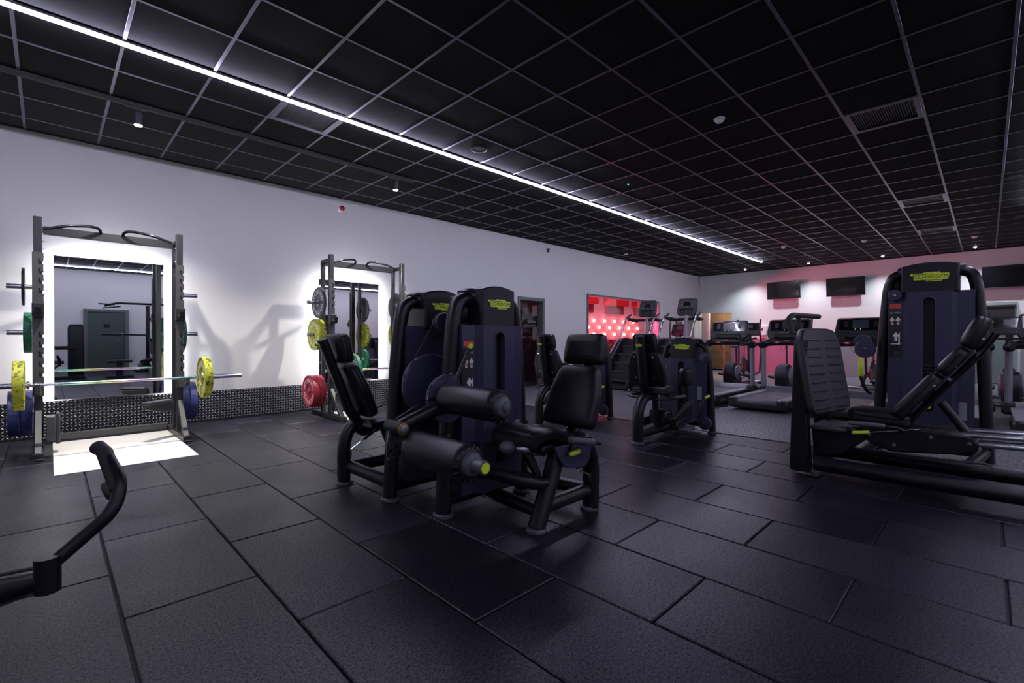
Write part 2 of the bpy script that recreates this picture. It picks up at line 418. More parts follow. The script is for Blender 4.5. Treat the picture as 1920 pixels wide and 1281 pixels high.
def copy_tree(o, parent=None):
    c = o.copy(); COL.objects.link(c); c.parent = parent
    for ch in list(o.children): copy_tree(ch, c)
    return c
def dup(o, loc, rz, label, cat=None, group=None):
    c = copy_tree(o); c.location = loc; c.rotation_euler = (0, 0, rz); c['label'] = label
    if cat: c['category'] = cat
    if group: c['group'] = group
    MW[c.name] = Matrix.Translation(loc) @ Matrix.Rotation(rz, 4, 'Z')
    return c
_TXT = {}
def text_mesh(s, size=1.0, ext=0.002):
    """flat lettering centred on the origin in the xy plane"""
    k = (s, ext)
    if k not in _TXT:
        cu = bpy.data.curves.new('lettering', 'FONT'); cu.body = s; cu.size = 1.0; cu.extrude = ext; cu.align_x = 'CENTER'; cu.align_y = 'CENTER'; cu.resolution_u = 3
        o = bpy.data.objects.new('lettering_source', cu); COL.objects.link(o)
        dg = bpy.context.evaluated_depsgraph_get(); ev = o.evaluated_get(dg); me = ev.to_mesh()
        _TXT[k] = ([tuple(v.co) for v in me.vertices], [tuple(p.vertices) for p in me.polygons])
        ev.to_mesh_clear(); bpy.data.objects.remove(o); bpy.data.curves.remove(cu)
    vs, fs = _TXT[k]
    b = MB(); b.v = [(x*size, y*size, z) for x, y, z in vs]; b.f = list(fs)
    return b
def put(mb, m):
    r = MB(); r.add(mb.v, mb.f, m); return r
def text(name, s, size, m4, m, parent, ext=0.0006, sx=1.0, bold=False):
    t = text_mesh(s, size, ext)
    t.v = [(x*sx, y, z) for x, y, z in t.v]
    return obj(name, put(t, m4), m, parent, smooth=False)

# ------------------------------------------------------------------ room shell
def wall_grid(us, zs, holes, place, th):
    """a wall from a grid of cells with openings; place(u, z, d) -> world point, d = depth into the wall"""
    b = MB(); nu, nz = len(us)-1, len(zs)-1
    def solid(i, j):
        if i < 0 or j < 0 or i >= nu or j >= nz: return False
        cu, cz = (us[i]+us[i+1])/2, (zs[j]+zs[j+1])/2
        return not any(h[0] < cu < h[1] and h[2] < cz < h[3] for h in holes)
    for i in range(nu):
        for j in range(nz):
            if not solid(i, j): continue
            u0, u1, z0, z1 = us[i], us[i+1], zs[j], zs[j+1]
            for d in (0, th): b.add([place(u0, z0, d), place(u1, z0, d), place(u1, z1, d), place(u0, z1, d)], [(0, 1, 2, 3)])
            for (di, dj, a, c) in ((-1, 0, (u0, z0), (u0, z1)), (1, 0, (u1, z0), (u1, z1)), (0, -1, (u0, z0), (u1, z0)), (0, 1, (u0, z1), (u1, z1))):
                if not solid(i+di, j+dj):
                    b.add([place(a[0], a[1], 0), place(c[0], c[1], 0), place(c[0], c[1], th), place(a[0], a[1], th)], [(0, 1, 2, 3)])
    return b
D1 = (7.70, 8.60, 0.0, 2.08)          # doorway in the left wall
W1 = (10.30, 14.16, 0.21, 2.32)       # window to the red studio
struct('wall_left', wall_grid([NEAR_X, D1[0], D1[1], W1[0], W1[1], FAR_X+0.2], [-0.05, W1[2], D1[3], W1[3], CEIL+0.1],
       [(D1[0], D1[1], -0.1, D1[3]), W1], lambda u, z, d: (u, WALL_Y+d, z), 0.14), wall_m, smooth=False)
R1 = (-0.77, WALL_Y, 0.0, 2.06)       # opening to the tiled corridor (y range)
R2 = (-7.58, -6.58, 0.0, 2.07)        # doorway in the far wall
struct('wall_far', wall_grid([BACK_Y, R2[0], R2[1], R1[0], R1[1]], [-0.05, 1.13, R1[3], 2.07, CEIL+0.1],
       [(R1[0], R1[1], -0.1, R1[3]), (R2[0], R2[1], -0.1, R2[3])], lambda u, z, d: (FAR_X+d, u, z), 0.14), wall_m, smooth=False)
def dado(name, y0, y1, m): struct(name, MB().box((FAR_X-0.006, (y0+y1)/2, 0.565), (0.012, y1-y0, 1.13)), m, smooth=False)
dado('trim_1', -3.92, R1[0]-0.002, plaster('rose_plaster', (0.44, 0.15, 0.24)))  # left stretch of the dado is rose, the rest grey
dado('trim_5', R2[1]+0.06, -3.92, wainscot_m); dado('trim_6', BACK_Y, R2[0]-0.06, wainscot_m)
struct('wall_right', MB().box(((NEAR_X+FAR_X)/2, BACK_Y-0.07, CEIL/2), (FAR_X-NEAR_X+0.4, 0.14, CEIL+0.2)), wall_m, smooth=False)
struct('wall_near', MB().box((NEAR_X-0.07, (BACK_Y+WALL_Y)/2, CEIL/2), (0.14, WALL_Y-BACK_Y+0.3, CEIL+0.2)), wall_m, smooth=False)
struct('baseboard_right', MB().box(((NEAR_X+FAR_X)/2, BACK_Y+0.01, 0.075), (FAR_X-NEAR_X, 0.02, 0.15), 0.004), whiteplastic_m)

# floor: rubber tiles 0.5 x 1.0 m in running bond, speckled rubber beyond
SPX = 5.885
floor = struct('floor', MB().box(((NEAR_X+SPX)/2, (BACK_Y+WALL_Y)/2, -0.036), (SPX-NEAR_X+0.3, WALL_Y-BACK_Y+0.3, 0.04)), black_m, smooth=False)
_full = None; seamw = 0.009
for n in range(-8, 11):
    x0 = 0.385+0.5*n; x1 = x0+0.5
    if x1 < NEAR_X+0.05: continue
    x0 = max(x0, NEAR_X)
    off = -4.63 if n % 2 == 0 else -5.13
    y = off - 10.0
    while y < WALL_Y:
        a, c = max(y, BACK_Y), min(y+1.0, WALL_Y); y += 1.0
        if c-a < 0.03: continue
        wx, wy = x1-x0-seamw, c-a-seamw
        if abs(wx-0.491) < 1e-6 and abs(wy-0.991) < 1e-6:
            if _full is None:
                _full = mesh_of('floor_tile', MB().box((0, 0, -0.01), (wx, wy, 0.02), 0.0045), smooth=False); _full.materials.append(tile_m)
            me = _full
        else:
            me = mesh_of('floor_tile', MB().box((0, 0, -0.01), (wx, wy, 0.02), 0.0045), smooth=False); me.materials.append(tile_m)
        o = obj('floor_tile', me, tile_m, floor)
        o.location = ((x0+x1)/2, (a+c)/2, rnd.uniform(-0.0012, 0.0)); o.rotation_euler = (rnd.uniform(-.0008, .0008), rnd.uniform(-.0014, .0014), rnd.uniform(-.0012, .0012))
struct('floor_speckled', MB().box(((SPX+FAR_X)/2+0.5, (BACK_Y+WALL_Y)/2, -0.025), (FAR_X-SPX+1.0, WALL_Y-BACK_Y+0.3, 0.05)), speckle_m, smooth=False)
struct('trim_2', MB().box((SPX+0.012, (BACK_Y+WALL_Y)/2, 0.0015), (0.03, WALL_Y-BACK_Y, 0.007), 0.002), rubber_m)

# ceiling: black 600 mm tiles in a metal grid
ceil = struct('ceiling', MB().box(((NEAR_X+FAR_X)/2, (BACK_Y+WALL_Y)/2, CEIL+0.14), (FAR_X-NEAR_X+0.4, WALL_Y-BACK_Y+0.4, 0.05)), black_m, smooth=False)
VENT_CELLS = {(3, 3): 1, (10, 10): 0, (17, 10): 0, (22, 10): 0}
def shows(i, j):
    xs, ys, dep = [], [], []
    for (a, b_) in ((0, 0), (1, 0), (1, 1), (0, 1)):
        p = Vector((0.6*(i+a), -0.6*(j+b_), CEIL)) - CAM; d = p.dot(FW)
        if d < 0.3: return 0
        xs.append(960+FPX*p.dot(RT)/d); ys.append(640.5-FPX*p.dot(UP)/d)
    ar = abs(sum(xs[k]*ys[(k+1) % 4]-xs[(k+1) % 4]*ys[k] for k in range(4)))/2
    if max(xs) < 0 or min(xs) > 1920 or max(ys) < 0 or min(ys) > 1281: return 0
    return ar
cells = [(shows(i, j), i, j) for i in range(-6, 29) for j in range(-1, 24) if (i, j) not in VENT_CELLS]
cells.sort(reverse=True)
ctile_me = mesh_of('ceiling_tile', MB().box((0, 0, 0.008), (0.578, 0.578, 0.014), 0.002), smooth=False); ctile_me.materials.append(ctile_m)
rest = MB()
for q, (a, i, j) in enumerate(cells):
    cx, cy = 0.6*i+0.3, -0.6*j-0.3
    x0, x1 = max(0.6*i, NEAR_X), min(0.6*i+0.6, FAR_X); y1, y0 = min(-0.6*j, WALL_Y), max(-0.6*j-0.6, BACK_Y)
    if x1-x0 < 0.04 or y1-y0 < 0.04: continue
    whole = x1-x0 > 0.59 and y1-y0 > 0.59
    if q < 300 and a > 0:
        me = ctile_me
        if not whole:
            me = mesh_of('ceiling_tile', MB().box(((x0+x1)/2-cx, (y0+y1)/2-cy, 0.008), (x1-x0-0.02, y1-y0-0.02, 0.014), 0.002), smooth=False); me.materials.append(ctile_m)
        o = obj('ceiling_tile', me, ctile_m, ceil); o.location = (cx, cy, CEIL+rnd.uniform(0, 0.0015))
    else:
        rest.box(((x0+x1)/2, (y0+y1)/2, CEIL+0.008), (x1-x0-0.02, y1-y0-0.02, 0.014))
obj('far_ceiling_tiles', rest, ctile_m, ceil, smooth=False, kind='stuff')
for j in range(0, 24):
    if j == 4: continue
    obj('grid_bar', MB().box(((NEAR_X+FAR_X)/2, -0.6*j, CEIL+0.002), (FAR_X-NEAR_X, 0.024, 0.010), 0.001), tbar_m, ceil, smooth=False)
obj('grid_bar', MB().box(((15.2+FAR_X)/2, -2.4, CEIL+0.002), (FAR_X-15.2, 0.024, 0.010), 0.001), tbar_m, ceil, smooth=False)
for i in range(-5, 29):
    obj('grid_bar', MB().box((0.6*i, (BACK_Y+WALL_Y)/2, CEIL+0.0015), (0.024, WALL_Y-BACK_Y, 0.010), 0.001), tbar_m, ceil, smooth=False)
struct('trim_3', MB().box(((NEAR_X+FAR_X)/2, WALL_Y-0.012, CEIL-0.001), (FAR_X-NEAR_X, 0.024, 0.022)), black_m, smooth=False)
struct('trim_4', MB().box((FAR_X-0.012, (BACK_Y+WALL_Y)/2, CEIL-0.001), (0.024, WALL_Y-BACK_Y, 0.022)), black_m, smooth=False)

# checker plate along the foot of the left wall
kick = thing('tread_plate_skirting', 'black and silver diamond tread plate running along the foot of the left wall', 'tread plate', (NEAR_X, WALL_Y, 0))
for x0, x1 in ((NEAR_X, -0.7), (-0.7, 1.75), (1.75, 4.2), (4.2, 6.65), (6.65, D1[0]-0.1)):
    obj('plate_sheet', MB().box(((x0+x1)/2, WALL_Y-0.006, 0.205), (x1-x0-0.003, 0.012, 0.41), 0.002), tread_m, kick)
lz = MB(); pitch = 0.036
for i in range(int((D1[0]-0.15-(-1.6))/pitch)):
    for j in range(11):
        x = -1.6+pitch*(i+0.5); z = 0.018+pitch*(j+0.5)
        if z > 0.40: continue
        a = math.radians(45 if (i+j) % 2 else -45); ux, uz = math.cos(a), math.sin(a); L_, W_ = 0.0165, 0.0058
        y0, y1 = WALL_Y-0.0121, WALL_Y-0.0152
        lz.add([(x-ux*L_, y0, z-uz*L_), (x+uz*W_, y0, z-ux*W_), (x+ux*L_, y0, z+uz*L_), (x-uz*W_, y0, z+ux*W_), (x, y1, z)],
               [(0, 1, 4), (1, 2, 4), (2, 3, 4), (3, 0, 4)])
obj('raised_lozenges', lz, lozenge_m, kick, smooth=False, kind='stuff')

# ------------------------------------------------------------------ lights of the place
def led_strip(name, label, y, x0, x1, power):
    t = thing(name, label, 'strip light', (x0, y, CEIL-0.03))
    obj('aluminium_channel', MB().box(((x0+x1)/2, y, CEIL-0.008), (x1-x0, 0.05, 0.020), 0.002), alu_m, t)
    obj('light_diffuser', MB().box(((x0+x1)/2, y, CEIL-0.026), (x1-x0-0.01, 0.042, 0.018), 0.006), emitter(name+'_glow', LED_TINT, power), t)
    return t
led_strip('led_strip_light', 'long bright white LED line running the length of the black ceiling', -2.36, NEAR_X+0.1, 15.2, LED_POWER)
led_strip('rear_led_strip_light', 'second white LED line seen in the mirror beside the green door', -12.8, NEAR_X+0.1, 15.2, LED_FAR_POWER)
led_strip('side_led_strip_light', 'white LED line on the ceiling beyond the right edge of the picture', -7.58, NEAR_X+0.1, 12.0, LED_MID_POWER)

trk = thing('lighting_track', 'slim black lighting track along the ceiling above the racks', 'track', (0, -1.2, CEIL-0.04))
obj('rail', MB().box(((NEAR_X+3.93)/2, -1.2, CEIL-0.021), (3.93-NEAR_X, 0.046, 0.042), 0.003), black_m, trk)
obj('end_cap', MB().box((3.935, -1.2, CEIL-0.021), (0.02, 0.046, 0.04), 0.003), rubber_m, trk)
def track_spot(x, label, aim):
    t = thing('track_spotlight', label, 'spotlight', (x, -1.2, CEIL-0.19), group='black spotlights on the ceiling track')
    obj('adapter', MB().box((x-0.02, -1.2, CEIL-0.048), (0.17, 0.034, 0.018), 0.003), rubber_m, t)
    obj('stem', MB().cyl((x, -1.2, CEIL-0.09), (x, -1.2, CEIL-0.05), 0.008), black_m, t)
    obj('housing', MB().lathe([(0.02, 0.0), (0.037, 0.004), (0.038, 0.01), (0.038, 0.118), (0.034, 0.12), (0.034, 0.122)], (x, -1.2, CEIL-0.088), (0, 0, -1), 20), rubber_m, t)
    obj('lens', MB().lathe([(0.033, 0), (0.033, 0.006)], (x, -1.2, CEIL-0.209), (0, 0, -1), 20), emitter('spot_lens', (1.0, 0.93, 0.78), 14), t)
    ld = bpy.data.lights.new('spot_beam', 'SPOT'); ld.energy = SPOT_POWER; ld.color = (1.0, 0.95, 0.86); ld.spot_size = math.radians(104); ld.spot_blend = 0.8; ld.shadow_soft_size = 0.03
    lo = bpy.data.objects.new('spot_beam', ld); COL.objects.link(lo); lo.parent = t
    lo.location = (0, 0, CEIL-0.22-(CEIL-0.19)); d = Vector(aim)-Vector((x, -1.2, CEIL-0.22))
    lo.rotation_euler = d.to_track_quat('-Z', 'Y').to_euler()
track_spot(0.81, 'black cylinder spotlight on the track above the nearer rack', (0.85, -0.55, 0))
track_spot(3.66, 'black cylinder spotlight at the end of the track above the farther rack', (3.70, -0.50, 0))
DL = [('leftmost', -1.45), ('second', -3.26), ('third', -5.03), ('fourth', -6.84), ('unseen fifth', -8.64), ('unseen sixth', -10.44)]
for k, (nm, y) in enumerate(DL):
    lab = ['tiny round ceiling downlight nearest the tiled corridor', 'tiny round ceiling downlight left of the first television', 'tiny round ceiling downlight above the second television',
           'tiny round ceiling downlight right of the leg press tower', 'round ceiling downlight beyond the right edge', 'farthest round ceiling downlight beyond the right edge'][k]
    t = thing('downlight', lab, 'downlight', (16.5, y, CEIL-0.03), group='downlights along the far wall')
    obj('bezel', MB().lathe([(0.032, 0), (0.05, 0.002), (0.052, 0.010), (0.034, 0.014), (0.032, 0.010)], (16.5, y, CEIL-0.014), (0, 0, 1), 20), whiteplastic_m, t)
    obj('lamp', MB().lathe([(0.030, 0), (0.022, -0.014), (0.004, -0.02)], (16.5, y, CEIL-0.008), (0, 0, 1), 16), emitter('downlight_lamp', (0.88, 0.94, 1.0), 60), t)
    ld = bpy.data.lights.new('downlight_beam', 'SPOT'); ld.energy = DOWN_POWER; ld.color = (0.80, 0.88, 1.0); ld.spot_size = math.radians(116); ld.spot_blend = 1.0; ld.shadow_soft_size = 0.03
    lo = bpy.data.objects.new('downlight_beam', ld); COL.objects.link(lo); lo.parent = t; lo.location = (0, 0, -0.02)
    lo.rotation_euler = Vector((0.05, 0, -1)).to_track_quat('-Z', 'Y').to_euler()

# ceiling fittings
def vent(i, j, mesh_kind, label):
    x0, y0 = 0.6*i, -0.6*j-0.6
    t = thing('ceiling_vent', label, 'vent', (x0+0.3, y0+0.3, CEIL), group='square ceiling vents')
    f = MB()
    for (cx, cy, sx, sy) in ((0.3, 0.03, 0.58, 0.045), (0.3, 0.57, 0.58, 0.045), (0.03, 0.3, 0.045, 0.495), (0.57, 0.3, 0.045, 0.495)): f.box((x0+cx, y0+cy, CEIL+0.001), (sx, sy, 0.014), 0.002)
    obj('frame', f, tbar_m, t)
    obj('duct', MB().box((x0+0.3, y0+0.3, CEIL+0.06), (0.5, 0.5, 0.06)), black_m, t, smooth=False)
    if mesh_kind:
        g = MB()
        for k in range(34):
            g.box((x0+0.055+0.49*(k+0.5)/34, y0+0.3, CEIL+0.008), (0.004, 0.49, 0.006)); g.box((x0+0.3, y0+0.055+0.49*(k+0.5)/34, CEIL+0.0085), (0.49, 0.004, 0.006))
        obj('mesh_grille', g, dgrey_m, t, smooth=False, kind='stuff')
    else:
        me = None
        for k in range(24):
            if me is None:
                me = mesh_of('slat', MB().box((0, 0, 0), (0.49, 0.004, 0.006), 0), smooth=False); me.materials.append(tbar_m)
            o = obj('slat', me, tbar_m, t); o.location = (0, -0.245+0.49*(k+0.5)/24, 0.008)
    return t
vent(3, 3, 1, 'square mesh grille in the ceiling beside the LED line')
vent(10, 10, 0, 'largest slatted ceiling vent, nearest the camera on the right')
vent(17, 10, 0, 'slatted ceiling vent in the middle of the row of three')
vent(22, 10, 0, 'smallest slatted ceiling vent, nearest the far wall')
def smoke(x, y, label):
    t = thing('smoke_detector', label, 'smoke detector', (x, y, CEIL), group='white smoke detectors on the ceiling')
    obj('base', MB().lathe([(0.05, 0), (0.055, -0.004), (0.055, -0.016), (0.048, -0.02)], (x, y, CEIL), (0, 0, 1), 24), whiteplastic_m, t)
    obj('sensor_head', MB().lathe([(0.040, -0.02), (0.042, -0.028), (0.034, -0.042), (0.026, -0.046), (0.006, -0.048)], (x, y, CEIL), (0, 0, 1), 24), whiteplastic_m, t)
smoke(5.15, -5.09, 'white smoke detector on the ceiling nearest the camera')
smoke(13.67, -5.04, 'small white smoke detector near the far wall above the second television')
smoke(14.84, -6.85, 'small white smoke detector beside the rightmost downlight')
smoke(13.15, -3.5, 'tiny white detector near the end of the LED line')
for (x, y, lb) in ((3.9, -2.72, 'round black ceiling speaker nearest the camera beside the LED line'), (8.1, -2.70, 'round black ceiling speaker midway along the LED line'),
                   (12.97, -2.66, 'round black ceiling speaker near the end of the LED line'), (13.04, -7.5, 'round black ceiling speaker at the right edge near the far wall'), (9.9, -7.3, 'round black ceiling speaker at the right edge below the vents')):
    t = thing('ceiling_speaker', lb, 'speaker', (x, y, CEIL), group='round ceiling speakers')
    obj('rim', MB().lathe([(0.088, 0), (0.1, -0.003), (0.1, -0.009), (0.09, -0.011), (0.086, -0.006)], (x, y, CEIL+0.001), (0, 0, 1), 32), dgrey_m, t)
    obj('grille', MB().lathe([(0.086, -0.001), (0.086, -0.006), (0.02, -0.008)], (x, y, CEIL+0.001), (0, 0, 1), 32), rubber_m, t)
t = thing('ceiling_sensor', 'tiny ceiling sensor with a green pilot light above the machines', 'sensor', (6.28, -3.32, CEIL))
obj('body', MB().lathe([(0.02, 0), (0.02, -0.008), (0.012, -0.012)], (6.28, -3.32, CEIL), (0, 0, 1), 16), rubber_m, t)
obj('pilot_light', MB().ellipsoid((6.28, -3.32, CEIL-0.014), (0.008, 0.008, 0.006), 8, 6), emitter('green_pilot', (0.05, 1.0, 0.35), 6), t)
t = thing('dome_camera', 'small dome camera on the ceiling close to the left wall', 'camera', (11.29, -0.19, CEIL))
obj('base', MB().lathe([(0.05, 0), (0.052, -0.02), (0.045, -0.03)], (11.29, -0.19, CEIL), (0, 0, 1), 20), whiteplastic_m, t)
obj('dome', MB().lathe([(0.042, -0.03), (0.036, -0.055), (0.02, -0.07), (0.004, -0.074)], (11.29, -0.19, CEIL), (0, 0, 1), 20), screen_m, t)
t = thing('alarm_siren', 'white alarm siren with a red dome high on the left wall', 'alarm', (3.58, WALL_Y, 3.24))
obj('base', MB().lathe([(0.052, 0), (0.052, 0.02), (0.046, 0.03), (0.044, 0.055)], (3.58, WALL_Y, 3.24), (0, -1, 0), 24), whiteplastic_m, t)
obj('red_dome', MB().lathe([(0.042, 0.05), (0.042, 0.075), (0.034, 0.088), (0.015, 0.094), (0.003, 0.095)], (3.58, WALL_Y, 3.24), (0, -1, 0), 24), mat('red_lens', (0.30, 0.008, 0.02), 0.2), t)
t = thing('wall_sensor', 'small black sensor box high on the left wall above the doorway', 'sensor', (8.73, WALL_Y, 3.25))
obj('case', MB().box((8.73, WALL_Y-0.02, 3.25), (0.07, 0.04, 0.09), 0.008), rubber_m, t)
obj('lens', MB().box((8.73, WALL_Y-0.042, 3.235), (0.04, 0.008, 0.03), 0.003), whiteplastic_m, t)
t = thing('motion_detector', 'white motion detector in the corner where the walls meet the ceiling', 'sensor', (17.05, 0.25, 3.22))
obj('bracket', MB().box((17.14, 0.30, 3.25), (0.12, 0.10, 0.03), 0.005), whiteplastic_m, t)
obj('case', MB().box((17.07, 0.24, 3.2), (0.09, 0.09, 0.16), 0.02), whiteplastic_m, t)
obj('cable_conduit', MB().box((FAR_X-0.015, WALL_Y-0.015, 1.65), (0.02, 0.02, 3.0), 0.003), whiteplastic_m, t)

# ------------------------------------------------------------------ doorway, red studio, tiled corridor
def jamb(name, x0, x1, z0, z1, d, m, plane='y', w0=0.05, sill=False, label=None):
    """frame round an opening in the left (plane y) or far (plane x) wall"""
    b = MB()
    parts = [((x0+w0/2, (z0+z1)/2), (w0, z1-z0)), ((x1-w0/2, (z0+z1)/2), (w0, z1-z0)), (((x0+x1)/2, z1-w0/2), (x1-x0-2*w0, w0))]
    if sill: parts.append((((x0+x1)/2, z0+w0/2), (x1-x0-2*w0, w0)))
    for (c, s_) in parts:
        if plane == 'y': b.box((c[0], d, c[1]), (s_[0], 0.19, s_[1]), 0.004)
        else: b.box((d, c[0], c[1]), (0.19, s_[0], s_[1]), 0.004)
    return struct(name, b, m)
d1 = jamb('door_1', D1[0], D1[1], 0, D1[3], WALL_Y+0.065, frame_grey_m, w0=0.075)
obj('glass_pane', MB().box(((D1[0]+D1[1])/2, WALL_Y+0.07, 1.02), (D1[1]-D1[0]-0.15, 0.012, 1.96)), glass_m, d1, smooth=False)
obj('pull_handle', MB().tube(fillet([(D1[0]+0.14, WALL_Y+0.06, 0.85), (D1[0]+0.14, WALL_Y+0.0, 0.85), (D1[0]+0.14, WALL_Y+0.0, 1.35), (D1[0]+0.14, WALL_Y+0.06, 1.35)], 0.03), 0.012), steel_m, d1)
w1 = jamb('window_1', W1[0], W1[1], W1[2], W1[3], WALL_Y+0.065, mat('window_frame_grey', (0.14, 0.14, 0.155), 0.4, metal=0.3), w0=0.05, sill=True)
wx = [W1[0]+0.05 + (W1[1]-W1[0]-0.1)*k/3 for k in range(4)]
for k in range(3): obj('glass_pane', MB().box(((wx[k]+wx[k+1])/2, WALL_Y+0.07, (W1[2]+W1[3])/2), (wx[k+1]-wx[k]-0.006, 0.012, W1[3]-W1[2]-0.1)), glass_m, w1, smooth=False)
SY = 2.75                                            # back wall of the studio
stud_m = plaster('studio_pale_plaster', (0.62, 0.58, 0.60)); studred_m = mat('studio_red_paint', (0.42, 0.012, 0.02), 0.55)
sw = MB()
sw.box((14.0, SY+0.05, 1.6), (8.4, 0.1, 3.4)); struct('wall_studio', sw, stud_m, smooth=False)
struct('wall_studio_end', MB().box((18.15, (WALL_Y+SY)/2+0.07, 1.6), (0.1, SY-WALL_Y+0.1, 3.4)), stud_m, smooth=False)
struct('wall_studio_side', MB().box((9.85, (WALL_Y+SY)/2+0.07, 1.6), (0.1, SY-WALL_Y-0.05, 3.4)), studred_m, smooth=False)
struct('ceiling_studio', MB().box((14.0, (WALL_Y+SY)/2+0.07, 3.3), (8.4, SY-WALL_Y, 0.08)), stud_m, smooth=False)
struct('floor_studio', MB().box((14.0, (WALL_Y+SY)/2+0.1, -0.03), (8.4, SY-WALL_Y, 0.06)), rubber_m, smooth=False)
# crumpled dark-red foliage panel along the lower part of the studio wall
fol = MB()
for k in range(900):
    x = rnd.uniform(10.0, 18.0); z = rnd.uniform(0.05, 1.05); y = SY-0.03-rnd.uniform(0, 0.07); s_ = rnd.uniform(0.04, 0.09); a = rnd.uniform(0, PI)
    ca, sa = math.cos(a)*s_, math.sin(a)*s_
    fol.add([(x-ca, y, z-sa), (x+sa*0.4, y-0.03, z-ca*0.4), (x+ca, y-0.01, z+sa), (x-sa*0.4, y-0.02, z+ca*0.4)], [(0, 1, 2), (0, 2, 3)])
fp = thing('foliage_panel', 'dark red crumpled foliage panel below the glowing bulbs in the red studio', 'wall panel', (14.0, SY, 0))
obj('backing_board', MB().box((14.0, SY-0.012, 0.55), (8.0, 0.024, 1.1)), mat('dark_red_board', (0.06, 0.004, 0.008), 0.7), fp, smooth=False)
obj('leaves', fol, mat('red_leaf', (0.32, 0.012, 0.022), 0.55, var=0.5, vscale=9), fp, smooth=False, kind='stuff')
bulb_em = emitter('red_bulb_glow', (1.0, 0.10, 0.09), RED_POWER)
rows = [(1.77, 0.0), (1.53, 0.325), (1.29, 0.0)]
for r_, (z, off) in enumerate(rows):
    for k in range(7):
        x = 12.55+off+0.65*k; od = ('leftmost', 'second from the left', 'third from the left', 'fourth from the left', 'fifth from the left', 'second from the right', 'rightmost')[k]
        t = thing('red_wall_bulb', 'round glowing red bulb on the studio wall, %s in the %s row' % (od, ('upper', 'middle', 'lower')[r_]), 'light bulb', (x, SY, z), group='glowing red bulbs on the studio wall')
        obj('socket', MB().lathe([(0.03, 0), (0.03, 0.02), (0.02, 0.03)], (x, SY, z), (0, -1, 0), 12), rubber_m, t)
        obj('globe', MB().ellipsoid((x, SY-0.075, z), (0.055, 0.055, 0.055), 12, 8), bulb_em, t)
pan_m = mat('red_acoustic_felt', (0.40, 0.010, 0.016), 0.8); pan2_m = mat('dark_red_felt', (0.16, 0.010, 0.02), 0.8)
for k, x in enumerate((11.15, 13.2, 15.15, 17.1)):
    t = thing('acoustic_panel', ['red hanging acoustic panel beyond the window\'s left edge', 'red hanging acoustic panel at the left of the studio window', 'red hanging acoustic panel in the middle of the studio window', 'red hanging acoustic panel hidden by the window frame'][k], 'acoustic panel', (x, SY, 2.3), group='red acoustic panels in the studio')
    obj('felt_box', MB().box((x, SY-0.16, 2.72), (1.25, 0.30, 0.76), 0.02), pan_m, t)
    obj('lower_strip', MB().box((x+0.05, SY-0.05, 2.19), (1.1, 0.10, 0.29), 0.01), pan2_m, t)
t = thing('studio_light_bar', 'red light bar down the right side of the studio window', 'strip light', (14.3, 0.75, 0.3))
obj('tube', MB().box((14.32, 0.62, 1.3), (0.05, 0.05, 2.0), 0.01), emitter('red_tube', (1.0, 0.04, 0.04), 5), t)
obj('bracket', MB().box((14.32, 0.57, 1.3), (0.03, 0.06, 2.05), 0.004), rubber_m, t)
t = thing('added_flood_light', 'added red flood light on a stand in the studio, unseen, reddening the far wall', 'flood light', (10.75, 2.2, 0))  # unseen lamp added to throw red through the window onto the far wall
obj('stand', MB().cyl((10.75, 2.2, 0.0), (10.75, 2.2, 1.5), 0.02), rubber_m, t)
obj('stand_base', MB().lathe([(0.22, 0), (0.22, 0.015), (0.03, 0.03)], (10.75, 2.2, 0), (0, 0, 1), 20), rubber_m, t)
fm_ = frame((10.75, 2.2, 1.62), (0.58, 0.81, 0), (0, 0, 1))
obj('lamp_head', MB().box((0, 0, -0.05), (0.50, 0.30, 0.08), 0.012, fm_), rubber_m, t)
obj('lamp_face', MB().box((0, 0, -0.008), (0.46, 0.26, 0.006), 0, fm_), emitter('red_flood_face', (1.0, 0.10, 0.16), 6), t, smooth=False)
ld = bpy.data.lights.new('added_flood_beam', 'AREA'); ld.shape = 'RECTANGLE'; ld.size = 0.46; ld.size_y = 0.26; ld.energy = FLOOD_POWER; ld.color = (1.0, 0.09, 0.20); ld.spread = math.radians(150)
lo = bpy.data.objects.new('added_flood_beam', ld); COL.objects.link(lo); lo.parent = t; lo.location = (0.012, -0.008, 1.62); lo.rotation_euler = Vector((0.81, -0.58, 0.0)).to_track_quat('-Z', 'Y').to_euler()
t = thing('studio_ceiling_light', 'pinkish ceiling light panel inside the red studio', 'ceiling light', (14.6, 1.5, 3.2))
obj('panel_frame', MB().box((14.6, 1.5, 3.235), (3.3, 0.42, 0.05), 0.01), whiteplastic_m, t)
obj('panel_diffuser', MB().box((14.6, 1.5, 3.205), (3.2, 0.34, 0.012)), emitter('pink_panel', (1.0, 0.50, 0.62), 8), t, smooth=False)
# room behind the doorway
struct('wall_lobby', MB().box((8.3, 2.6, 1.6), (3.0, 0.1, 3.4)), mat('plum_paint', (0.10, 0.045, 0.075), 0.6), smooth=False)
struct('wall_lobby_end', MB().box((9.77, 1.6, 1.6), (0.05, 2.1, 3.4)), MATS['plum_paint'], smooth=False)
struct('wall_lobby_side', MB().box((6.8, 1.6, 1.6), (0.1, 2.1, 3.4)), stud_m, smooth=False)
struct('floor_lobby', MB().box((8.2, 1.58, -0.03), (3.0, 2.1, 0.06)), rubber_m, smooth=False)
struct('ceiling_lobby', MB().box((8.2, 1.58, 3.3), (3.0, 2.1, 0.08)), stud_m, smooth=False)
t = thing('lobby_screen', 'small black screen on a stand behind the glass door', 'screen', (9.32, 1.45, 0))
sm_ = frame((9.32, 1.45, 1.58), (0.682, -0.7325, 0), (0, 0, 1))
obj('panel', MB().box((0, 0, -0.02), (0.44, 0.30, 0.04), 0.01, sm_), screen_m, t)
